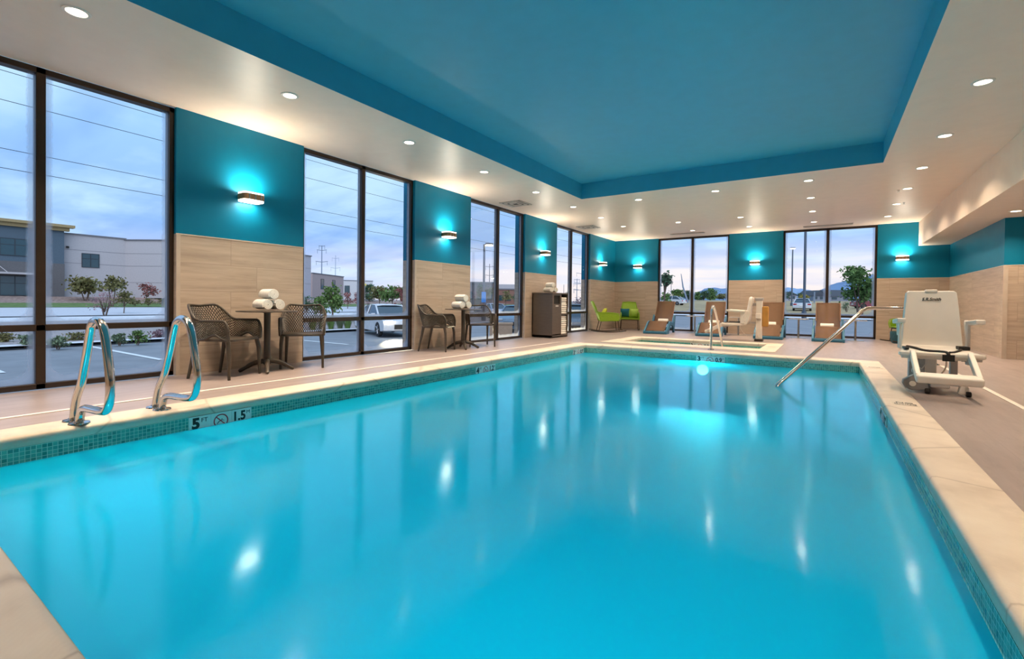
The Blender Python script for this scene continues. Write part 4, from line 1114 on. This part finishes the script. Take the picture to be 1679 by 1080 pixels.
# left window 1
plant('tree', 'olive bushy tree before the pale building wing, first window', 'tree', 141, 60, 450, 52, LO, 480, 700, trunks=3)
plant('tree', 'olive tree right of the bushy one against the pale building', 'tree', 183, 55, 451, 42, LO, 478, 520, trunks=2)
plant('tree', 'thin pink multi-stem shrub tree beyond the parking bed', 'tree', 172, 39, 474, 44, LP, 512, 330, leaf=.10, trunks=4)
plant('tree', 'small round olive tree with a slanting trunk, first window', 'tree', 203, 44, 478, 34, LO, 502, 420, lean=.4)
plant('tree', 'small red tree by the pale wall at right of the first window', 'tree', 240, 62, 464, 32, LR, 488, 320)
for i, (u, w_, c) in enumerate(((221, 19, 'leftmost'), (243, 19, 'middle'), (266, 19, 'rightmost'))):
    plant('hedge_bush', 'clipped olive hedge bush along the pale building, %s of three' % c, 'bush', u, 57, 489, w_, LO, None, 300, trunks=3, group='hedge along the pale building', vbase=502)
for i, (u, vb, vt, w_, mt, lb) in enumerate(((8, 563, 545, 30, LO, 'low olive shrub at the left edge of the parking bed'), (42, 570, 548, 30, LS, 'sage shrub left of the first window mullion'), (95, 572, 550, 34, LS, 'grey sage shrub just right of the first window mullion'), (124, 560, 545, 36, LO, 'olive shrub at the back of the parking bed'), (196, 566, 545, 24, LS, 'sage shrub between the two grab rails'), (226, 565, 541, 28, LG, 'round green shrub between the two grab rails'), (262, 556, 540, 28, LM, 'mauve shrub behind the farther grab rail'))):
    plant('shrub', lb, 'shrub', u, 1.6 * 770 / (vb - hz(u)), vt, w_, mt, None, 380, trunks=4, group='shrubs in the parking bed', leaf=.07)
# left window 2
plant('tree', 'slim bright green tree in the second window', 'tree', 545, 31, 458, 34, LG, 512, 800, leaf=.17)
plant('tree', 'smaller green tree left of the slim one, second window', 'tree', 525, 33, 480, 26, LG, 516, 450, leaf=.16)
plant('bush', 'dark bushes behind the brown armchair, second window', 'bush', 502, 55, 484, 30, LD, None, 350, trunks=3)
plant('tree', 'red-leaved tree before the white building, second window', 'tree', 570, 72, 478, 22, LR, 500, 300)
plant('tree', 'second red-leaved tree beside the mullion of the second window', 'tree', 588, 75, 475, 24, LR, 500, 320)
for u, w_, vt, mt, lb in ((606, 22, 466, LD, 'dark green tree just right of the second window mullion'), (622, 28, 470, LO, 'olive tree second in the row beyond the white car'), (643, 32, 468, LG, 'green tree third in the row beyond the white car'), (660, 22, 471, LR, 'reddish tree last in the row beyond the white car'), (673, 18, 470, LO, 'olive tree at the right edge of the second window')):
    plant('tree', lb, 'tree', u, 74 + (u * 7) % 31, vt, w_ * 1.35, mt, 495, 800, group='tree row beyond the white car')
for i, u in enumerate((603, 616, 633, 647, 660)):
    plant('shrub', 'low red shrub beyond the white car, %s from the left' % ORD[i].replace('nearest', 'first'), 'shrub', u, 74, 496, 10, (LM, LR)[i % 2], None, 160, trunks=3, group='low red shrubs along the far kerb', vbase=505)
for i, (u, d_) in enumerate(((513, 24), (528, 25), (543, 24.5), (558, 25.5), (570, 25), (588, 25.5), (606, 25))):
    x, y = at(u, d_); b = MB(); R = RNG
    for q in range(120):
        a = R.uniform(0, 6.28); r0 = R.random() * .12; h_ = R.uniform(.4, .75); sp = R.uniform(.05, .30); p0 = Vector((r0 * math.cos(a), r0 * math.sin(a), 0)); p1 = p0 + Vector((sp * math.cos(a), sp * math.sin(a), h_)); tw_ = Vector((-math.sin(a), math.cos(a), 0)) * .018
        b.quad(p0 - tw_, p0 + tw_, p1 + tw_ * .3, p1 - tw_ * .3)
    o = b.build('grass_tuft', LS if i % 2 else LG); o.location = (x, y, ground(x, y) + .05)
    tag(o, 'green ornamental grass tuft behind the second window, %s from the left' % ORD[i].replace('nearest', 'first'), 'grass', 'ornamental grasses in the parking bed')
# left windows 3 and 4
plant('tree', 'round dark green tree behind the lamp post, third window', 'tree', 795, 74, 460, 28, LD, 492, 700)
plant('tree', 'bare mauve tree left of the lamp post, third window', 'tree', 778, 66, 474, 12, LM, 494, 120)
plant('tree', 'olive tree right of the third window mullion', 'tree', 829, 70, 477, 22, LO, 493, 380)
plant('tree', 'dark tree at the right edge of the third window', 'tree', 850, 62, 470, 20, LD, 498, 400)
for u, lb in ((826, 'left'), (838, 'middle'), (851, 'right')):
    plant('shrub', 'low mauve shrub beyond the blue car, %s of three' % lb, 'shrub', u, 52, 500, 14, LM, None, 200, trunks=3, group='low mauve shrubs in the third window', vbase=510)
plant('tree', 'dark pointed tree above the towel cabinet', 'tree', 929, 95, 478, 9, LD, 490, 200)
plant('bush', 'mauve bushes behind the car in the fourth window', 'bush', 951, 60, 486, 26, LM, None, 260, trunks=3)
# far window 1
plant('tree', 'sparse young tree at the left edge of the left far window', 'tree', 1089, 38, 436, 26, LD, 484, 300, leaf=.22)
plant('bush', 'green bush below the sparse young tree, left far window', 'bush', 1093, 42, 480, 26, LG, None, 420, trunks=3, leaf=.2)
for u, w_, vt, mt, lb in ((1111, 20, 475, LG, 'broad green tree left of the slanted pole'), (1127, 14, 476, LD, 'dark tree behind the slanted pole'), (1143, 18, 479, LG, 'green tree just right of the left far mullion'), (1154, 14, 477, LD, 'dark purple-green tree in the middle of the far row'), (1165, 18, 473, LG, 'tall pointed green tree in the far row'), (1186, 20, 482, LO, 'olive tree at the right edge of the left far window')):
    plant('tree', lb, 'tree', u, 116 + (u * 11) % 37, vt, w_ * 1.3, mt, 493, 800, group='tree row across the dry field')
# far window 2
plant('tree', 'large spreading tree in the right pane of the right far window', 'tree', 1410, 42, 436, 56, LG, 500, 2200, leaf=.26, trunks=2)
plant('bush', 'yellow bush beyond the white car, right far window', 'bush', 1317, 118, 483, 18, LY, None, 300, trunks=3, vbase=494)
plant('bush', 'sage bush left of the large spreading tree', 'bush', 1388, 50, 495, 16, LS, None, 240, trunks=3)
plant('tree', 'dark tree before the far house, left in the right far window', 'tree', 1294, 122, 477, 14, LD, 492, 240)
plant('tree', 'dark tree right of the lit lamp post, right far window', 'tree', 1311, 140, 480, 12, LD, 490, 200)

# --- buildings
GLZ = pm('dark_window_glass', (.02, .06, .075), .08, spec=.8)
def facade(name, label, p0, p1, depth, z0, z1, mat, extras=None):
    """box building: p0 to p1 is the front (p0 at left as seen), depth runs behind it; local x along the front, local -y outward"""
    a = Vector(p0); c = Vector(p1); ang = math.atan2(c.y - a.y, c.x - a.x); L = (c - a).length
    t = thing(name, label, 'building', (p0[0], p0[1], z0), ang)
    MB().box(0, L, 0, depth, 0, z1 - z0).build('wall', mat, t)
    if extras: extras(t, L, z1 - z0)
    return t
def win(t, x0, x1, z0, z1, nm='window', mull=True):
    w_ = MB(); w_.box(x0, x1, -.06, .02, z0, z1); o = w_.build(nm, GLZ, t)
    fr = MB(); e = .07
    fr.box(x0 - e, x0, -.10, .02, z0 - e, z1 + e); fr.box(x1, x1 + e, -.10, .02, z0 - e, z1 + e); fr.box(x0, x1, -.10, .02, z1, z1 + e); fr.box(x0, x1, -.10, .02, z0 - e, z0)
    if mull: fr.box((x0 + x1) / 2 - .04, (x0 + x1) / 2 + .04, -.10, .02, z0, z1); fr.box(x0, x1, -.09, .02, z0 + (z1 - z0) * .62, z0 + (z1 - z0) * .62 + .06)
    fr.build('frame', pm('window_frame_dark', (.03, .04, .05), .5), o)
DARKT, DARKB, PALE, TAN = pm('slate_teal_stucco', (.085, .125, .165), .8), pm('taupe_stucco', (.13, .125, .13), .8), pm('pale_panel_concrete', (.47, .445, .46), .8, vary=.04), pm('tan_cornice', (.34, .25, .12), .7)
SEAM = pm('panel_seam', (.28, .27, .29), .8)
def ex_dark(t, L, h):
    MB().box(-.1, L + .05, -.03, .0, 0, h * .48).build('lower_band', DARKB, t)
    b = MB(); b.box(-.3, L + .9, -.9, .2, h, h + .35); b.box(-.3, L + .45, -.45, .2, h - .45, h); b.build('cornice', TAN, t)
    s_ = L - 5.55
    win(t, L - 10.9 + 5.1, L - 8.4 + 5.1, 5.15, 7.15); win(t, L - 10.9 + 5.1, L - 8.4 + 5.1, .2, 2.5, 'door')
    b = MB(); b.box(L - 6.4, L - 2.2, -1.6, 0, 2.75, 2.98); b.tube([(L - 5.4, -1.4, 2.95), (L - 6.1, 0, 4.0)], .04, 6); b.build('canopy', PALE, t)
P1, P2, P3 = (-84.0, -14.0), (-84.0, 18.9), (-85.2, 24.8)
facade('office_building', 'slate and taupe two-storey building with tan cornice, left edge of view', P1, P2, 14, .75, 9.9, DARKT, ex_dark)
def seams(t, L, h, zs, xs_=()):
    b = MB()
    for z in zs: b.box(0, L, -.015, 0, z, z + .07)
    for x in xs_: b.box(x, x + .07, -.015, 0, 0, h)
    b.build('panel_joints', SEAM, t)
    b = MB(); b.box(-.1, L + .1, -.15, .3, h - .02, h + .16); b.build('parapet_cap', pm('parapet_cap', (.16, .16, .18), .6), t)
def ex_wing(t, L, h):
    seams(t, L, h, (2.2, 4.6, 6.4)); win(t, 2.0, 3.75, 4.2, 6.0)
    MB().box(.35, .6, -.25, 0, 6.6, 6.85).build('wall_light', BLACK, t)
facade('office_wing', 'pale panelled building wing with one dark window', (-85.0, 18.97), (-85.0, 25.75), 10, .75, 9.25, PALE, ex_wing)
facade('office_wing', 'pale blank panelled wing turned toward the street', (-85.05, 25.72), (-74.0, 32.4), 6, .75, 9.1, PALE, lambda t, L, h: seams(t, L, h, (2.2, 4.6, 6.4), (6.6,)))
facade('warehouse', 'tall pale grey building corner at left of the second window', (-80.3, 42.0), (-83.5, 54.5), 9, .8, 9.2, pm('pale_lilac_panel', (.42, .40, .45), .8), lambda t, L, h: seams(t, L, h, (3.0, 6.0)))
def ex_pink(t, L, h):
    seams(t, L, h, ()); win(t, 4.2, 5.6, 2.6, 5.0, mull=False); win(t, 10.5, 11.9, 2.6, 5.0, mull=False)
facade('shop_building', 'pinkish flat-roofed building behind the green tree, second window', (-102, 67), (-110.5, 82), 15, .9, 7.1, pm('pink_stucco', (.44, .33, .31), .85), ex_pink)
def ex_white(t, L, h):
    seams(t, L, h, ()); win(t, 1.5, 2.9, 2.2, 4.4, mull=False)
    b = MB(); b.prism(rounded(1.9, .7, .3, 4, 0, 0), -.25, -.05, 'y', Matrix.Translation((L * .70, 0, 4.9))); b.build('sign_board', pm('yellow_sign', (.75, .55, .02), .6), t)
facade('shop_building', 'white low building with a yellow oval sign, second window', (-128.5, 94), (-123, 102.5), 12, .9, 7.0, pm('white_stucco', (.62, .60, .60), .85), ex_white)
def fbox(name, label, u0, u1, d, vt, depth, mat, ex=None, vb=None):
    p0, p1 = at(u0, d), at(u1, d); zb = min(ground(*p0), ground(*p1)); return facade(name, label, p0, p1, depth, zb, zv((u0 + u1) / 2, vt, d), mat, ex)
def ex_flat(n):
    def f(t, L, h):
        MB().box(-.2, L + .2, -.2, .3, h - .1, h + .25).build('parapet_cap', pm('parapet_cap', (.16, .16, .18), .6), t)
        for k in range(n): win(t, L * (k + .25) / n, L * (k + .75) / n, h * .3, h * .62, mull=False)
    return f
fbox('shop_building', 'dark grey low building left of the lamp post, third window', 762, 812, 118, 464, 14, pm('dark_grey_block', (.13, .125, .14), .85), ex_flat(3))
fbox('shop_building', 'red brick building with pale parapet, third window', 815, 878, 138, 475, 16, pm('red_brick', (.25, .125, .10), .85), lambda t, L, h: (MB().box(0, L, .5, 10, h, h + 1.5).build('upper_storey', PALE, t), ex_flat(5)(t, L, h)))
ROOFD = pm('dark_shingle', (.07, .075, .09), .85)
def house(label, u0, u1, d, veave, vridge, mat, gable=True):
    p0, p1 = at(u0, d), at(u1, d); zb = min(ground(*p0), ground(*p1)) - .1; ze = zv(u0, veave, d); zr = zv(u0, vridge, d)
    def ex(t, L, h):
        b = MB()
        if gable: b.prism([(-.4, h), (L / 2, h + zr - ze), (L + .4, h)], -.4, 8.4, 'y')
        else:
            b.prism([(-.4, h), (4, h + zr - ze), (8.4, h)], -.4, L + .4, 'x')
        b.build('roof', ROOFD, t)
        n = max(2, int(L / 3))
        for k in range(n): win(t, L * (k + .3) / n, L * (k + .7) / n, h * .45, h * .8, mull=False)
    return facade('house', label, p0, p1, 8, zb, ze, mat, ex)
WSID = pm('pale_siding', (.44, .43, .46), .85)
house('pale house with dark roof at left of the right far window', 1284, 1306, 165, 484, 478, WSID)
house('small gabled house left of the right far mullion', 1333, 1351, 150, 485, 476, pm('grey_siding', (.25, .26, .29), .85))
house('long low house with dark roof right of the right far mullion', 1358, 1396, 170, 486, 475, pm('grey_siding', (.25, .26, .29), .85), False)
house('low pale shed behind the white car, left far window', 1090, 1109, 100, 493, 490, WSID, False)

# --- street lamps, poles, towers, lines
POLEG = pm('lamp_post_grey', (.10, .12, .15), .5, .3)
LAMPON = emis('street_lamp_glow', (1., .88, .62), 18.)
def lamp_post(label, u, d, vtop, r, arm_px=0, lit=True, banner=False):
    x, y = at(u, d); z0 = ground(x, y); h = zv(u, vtop, d) - z0
    t = thing('street_lamp', label, 'street lamp', (x, y, z0))
    MB().lathe([(r * 1.8, 0), (r * 1.8, .5), (r, .52), (r * .8, h)], seg=12).build('post', POLEG, t, smooth=True)
    ax = Vector((math.cos(YAW), math.sin(YAW), 0)) * (arm_px * d / 770)
    b = MB(); b.tube([(0, 0, h - .08), ax * .5 + Vector((0, 0, h)), ax + Vector((0, 0, h))], .05, 6); hd = ax + Vector((0, 0, h + .02)); b.obox(hd, (.62, .32, .14), (0, 0, YAW)); b.build('lamp_arm', POLEG, t)
    if lit: b = MB(); b.obox(hd - Vector((0, 0, .10)), (.55, .30, .10), (0, 0, YAW)); b.build('lamp_lens', LAMPON, t)
    if banner:
        zb = zv(u, 496, d) - z0; zt = zv(u, 479, d) - z0; b = MB(); b.obox((0, 0, (zb + zt) / 2), (.34, .34, zt - zb), (0, 0, YAW)); b.build('blue_wrap', pm('bright_blue_sheet', (.0, .22, .62), .5), t)
    return t
lamp_post('lit street lamp with a blue band on its post, third window', 793, 38, 401, .10, 8, True, True)
lamp_post('smaller lit street lamp behind the third window mullion', 811, 84, 456, .10, -3)
lamp_post('thin lit street lamp in the left pane of the right far window', 1298, 72, 407, .11, 0)
x, y = at(1318.5, 34); o = MB().lathe([(.16, 0), (.16, .6), (.09, .62), (.08, 9.5)], (x, y, ground(x, y)), 14).build('lamp_post', POLEG, smooth=True); tag(o, 'thick grey post rising past the top of the right far window', 'post')
def tower(label, u, d, vtop, arms, wpx, lattice=False, mat=None):
    x, y = at(u, d); z0 = ground(x, y); h = zv(u, vtop, d) - z0; k = d / 770; m_ = mat or POLEG
    t = thing('power_pylon', label, 'pylon', (x, y, z0), YAW)
    MB().tube([(0, 0, 0), (0, 0, h)], [wpx * k * .6, wpx * k * .4], 8).build('mast', m_, t)
    for va, half in arms:
        za = zv(u, va, d) - z0; hw_ = half * k; b = MB(); b.tube([(-hw_, 0, za + hw_ * .12), (0, 0, za), (hw_, 0, za + hw_ * .12)], wpx * k * .28, 6)
        for s_ in (-1, 1): b.tube([(s_ * hw_ * .9, 0, za), (s_ * hw_ * .9, 0, za - 5 * k)], wpx * k * .16, 5)
        b.build('cross_arm', m_, t)
    return t
PYL = pm('pylon_steel', (.22, .27, .36), .6)
tower('steel power pylon with two cross arms, left in the second window', 527, 210, 403, ((404, 5), (411, 8), (430, 10)), 1.8, mat=PYL)
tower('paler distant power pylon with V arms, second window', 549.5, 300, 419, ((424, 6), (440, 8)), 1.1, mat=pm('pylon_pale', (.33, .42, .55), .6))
tower('wooden power pole behind the third window lamp post', 802, 155, 433, ((438, 7), (452, 7)), 1.3)
tower('tall power pole in the right pane of the fourth window', 953, 150, 447, ((449, 9), (465, 12), (476, 13)), 1.3, mat=PYL)
tower('shorter power pole in the right pane of the fourth window', 945.5, 170, 457, ((459, 5), (466, 6), (476, 6)), 1.2, mat=PYL)
tower('thin pole at left of the fourth window', 924, 150, 467, (), .8)
tower('second thin pole in the left pane of the fourth window', 931, 150, 462, (), .8)
tower('utility pole with a crossbar, left far window', 1100, 110, 454, ((458, 2.5), (462, 2.5)), .9)
x, y = at(1128, 95); o = MB().tube([(0, 0, 0), (-1.0, -.1, 3.2), (-2.0 * .7, -.2, zv(1126, 449, 95) - ground(x, y))], [.18, .15, .06], 8).build('leaning_pole', PYL, smooth=True); o.location = (x, y, ground(x, y)); tag(o, 'slanted bare pole left of the left far mullion', 'pole')
x, y = at(1335, 92); o = MB().tube([(0, 0, 0), (0, 0, 2.2)], .12, 8).build('sign_post', PYL); o.location = (x, y, ground(x, y)); tag(o, 'short grey post right of the parked white car', 'post')
for z, xx, lb in ((14.6, -40, 'topmost power line crossing the first window'), (12.9, -40, 'second power line from the top crossing the first window'), (10.3, -41, 'third power line from the top crossing the first window'), (8.95, -40, 'lowest power line crossing the first window')):
    b = MB(); b.tube([(xx, yy, z - .9 + .9 * ((yy - 45) / 75) ** 2 * 1.0) for yy in range(-30, 121, 6)], .018, 5); o = b.build('power_line', BLACK); tag(o, lb, 'cable', 'power lines along the road')

# --- cars
TYRE = pm('tyre_rubber', (.02, .02, .022), .8); RIM = pm('alloy_rim', (.45, .45, .47), .35, .7)
HEADL = emis('headlamp_glow', (1., .86, .52), 60.); TAIL = pm('tail_lamp_red', (.45, .01, .01), .3)
CGL = pm('car_glass', (.03, .045, .06), .06, spec=.9)
def car(label, loc, rz, paint, lit=False, tall=0.):
    t = thing('car', label, 'car', loc, rz)
    side = [(-2.2, .35), (-2.22, .62), (-2.12, .86), (-1.75, .96), (-1.0, 1.0), (1.0, .95), (1.75, .85), (2.12, .72), (2.2, .52), (2.18, .30), (1.75, .24)]
    side += [(1.35 + .36 * math.cos(math.radians(a)), .30 + .36 * math.sin(math.radians(a))) for a in range(0, 181, 20)] + [(.9, .22), (-.9, .22)]
    side += [(-1.35 + .36 * math.cos(math.radians(a)), .30 + .36 * math.sin(math.radians(a))) for a in range(0, 181, 20)] + [(-1.8, .26)]
    b = MB(); rows = []
    for y, k in ((-.89, .94), (-.86, .985), (-.6, 1.), (0, 1.01), (.6, 1.), (.86, .985), (.89, .94)):
        rows.append(b.ring([(x * (.985 if abs(y) > .85 else 1), y, .62 + (z - .62) * k) for x, z in side]))
    for r0, r1 in zip(rows, rows[1:]): b.bridge(r0, r1)
    b.cap(rows[0], True); b.cap(rows[-1]); b.build('body', paint, t, smooth=True, angle=40)
    zt = 1.40 + tall
    cab = [(-1.85, .95, .80), (-1.15, zt - .04, .60), (-.6, zt, .62), (.25, zt - .01, .62), (1.15, .93, .78)]
    b = MB(); rr = [b.ring([(x, -w_, z), (x, w_, z)]) for x, z, w_ in cab]
    lo = [b.ring([(x, -.80, .9), (x, .80, .9)]) for x, z, w_ in cab]
    for i in range(len(cab) - 1):
        b.bridge(rr[i], rr[i + 1], False)
        for k in (0, 1): b.f.append((rr[i][k], rr[i + 1][k], lo[i + 1][k], lo[i][k])); b.mi.append(0)
    b.build('glasshouse', CGL, t)
    rf = MB(); r1 = [rf.ring([(x, -w_, z), (x, -w_ * .5, z + .035), (x, w_ * .5, z + .035), (x, w_, z)]) for x, z, w_ in ((-1.2, zt - .03, .61), (-.6, zt + .012, .635), (.28, zt, .635), (.36, zt - .05, .64))]
    for q0, q1 in zip(r1, r1[1:]): rf.bridge(q0, q1, False)
    for sy in (-1, 1):
        for pa, pb in (((.28, .62, zt - .01), (1.2, .79, .93)), ((-1.15, .61, zt - .04), (-1.88, .81, .95)), ((-.42, .63, zt), (-.40, .80, .95))):
            rf.tube([(pa[0], sy * pa[1], pa[2]), (pb[0], sy * pb[1], pb[2])], .04, 6)
    rf.build('roof', paint, t, smooth=True)
    for sx in (-1.35, 1.35):
        for sy in (-1, 1):
            w_ = MB(); w_.lathe([(.22, sy * .72), (.315, sy * .73), (.33, sy * .78), (.33, sy * .86), (.315, sy * .90), (.23, sy * .905), (.20, sy * .88)], (sx, 0, .33), 22, 'y'); o = w_.build('wheel', TYRE, t, smooth=True)
            r_ = MB()
            for k in range(5):
                a = 2 * PI * k / 5; r_.tube([(sx + .03 * math.cos(a), sy * .895, .33 + .03 * math.sin(a)), (sx + .2 * math.cos(a), sy * .9, .33 + .2 * math.sin(a))], .028, 6)
            r_.build('rim', RIM, o)
    for sy in (-1, 1):
        b = MB(); b.obox((2.13, sy * .64, .66), (.12, .34, .13), (0, .2, 0)); hl = b.build('headlamp', HEADL if lit else RIM, t, bevel=.03)
        b = MB(); b.obox((-2.16, sy * .68, .76), (.10, .32, .15)); b.build('tail_lamp', TAIL, t, bevel=.02)
        MB().obox((.85, sy * .93, .98), (.12, .18, .11)).build('mirror', paint, t, bevel=.03)
    b = MB(); b.box(2.17, 2.215, -.42, .42, .36, .56); b.build('grille', BLACK, t)
    MB().box(-2.235, -2.2, -.26, .26, .52, .64).build('licence_plate', TEXTW, t)
    if lit: 
        for sy in (-1, 1): lamp('SPOT', 'headlamp_beam', t, (2.28, sy * .64, .66), (0, -PI / 2 + .30, 0), 4200., (1., .84, .5), .06, math.radians(56))
    return t
CWHITE, CBLUE, CDARK, CRED = pm('white_car_paint', (.62, .63, .66), .25, spec=.6), pm('slate_blue_car_paint', (.10, .17, .25), .25, spec=.6), pm('dark_car_paint', (.07, .08, .10), .25, spec=.6), pm('dark_red_car_paint', (.20, .02, .035), .3, spec=.6)
def pcar(label, u, d, deg, paint, **k):
    x, y = at(u, d); return car(label, (x, y, ground(x, y)), math.radians(deg), paint, **k)
pcar('white sedan with glowing headlamps nosing toward the second window', 634, 22.5, -22, CWHITE, lit=True)
pcar('slate blue car parked outside the third window', 848, 27, -65, CBLUE)
pcar('dark car with glowing headlamps outside the fourth window', 949, 24, -62, CDARK, lit=True, tall=.12)
pcar('white hatchback beyond the leftmost lounger', 1101, 78, 170, CWHITE, tall=.1)
pcar('white car seen from behind at the base of the thick post', 1315, 54, 92, CWHITE)
pcar('dark red car below the large spreading tree', 1430, 60, 20, CRED)
pcar('grey car beyond the lamp post, seen through the third window', 806, 46, 150, pm('grey_car_paint', (.30, .36, .46), .25, spec=.6))
x, y = at(822, 21); o = MB().box(-.5, .5, -.35, .35, 0, .62).box(-.53, .53, -.38, .38, .62, .70).build('utility_box', pm('tan_cabinet', (.33, .23, .16), .7), bevel=.01); o.location = (x, y, ground(x, y)); o.rotation_euler = (0, 0, .6); tag(o, 'tan utility box on the paving outside the third window', 'utility box')
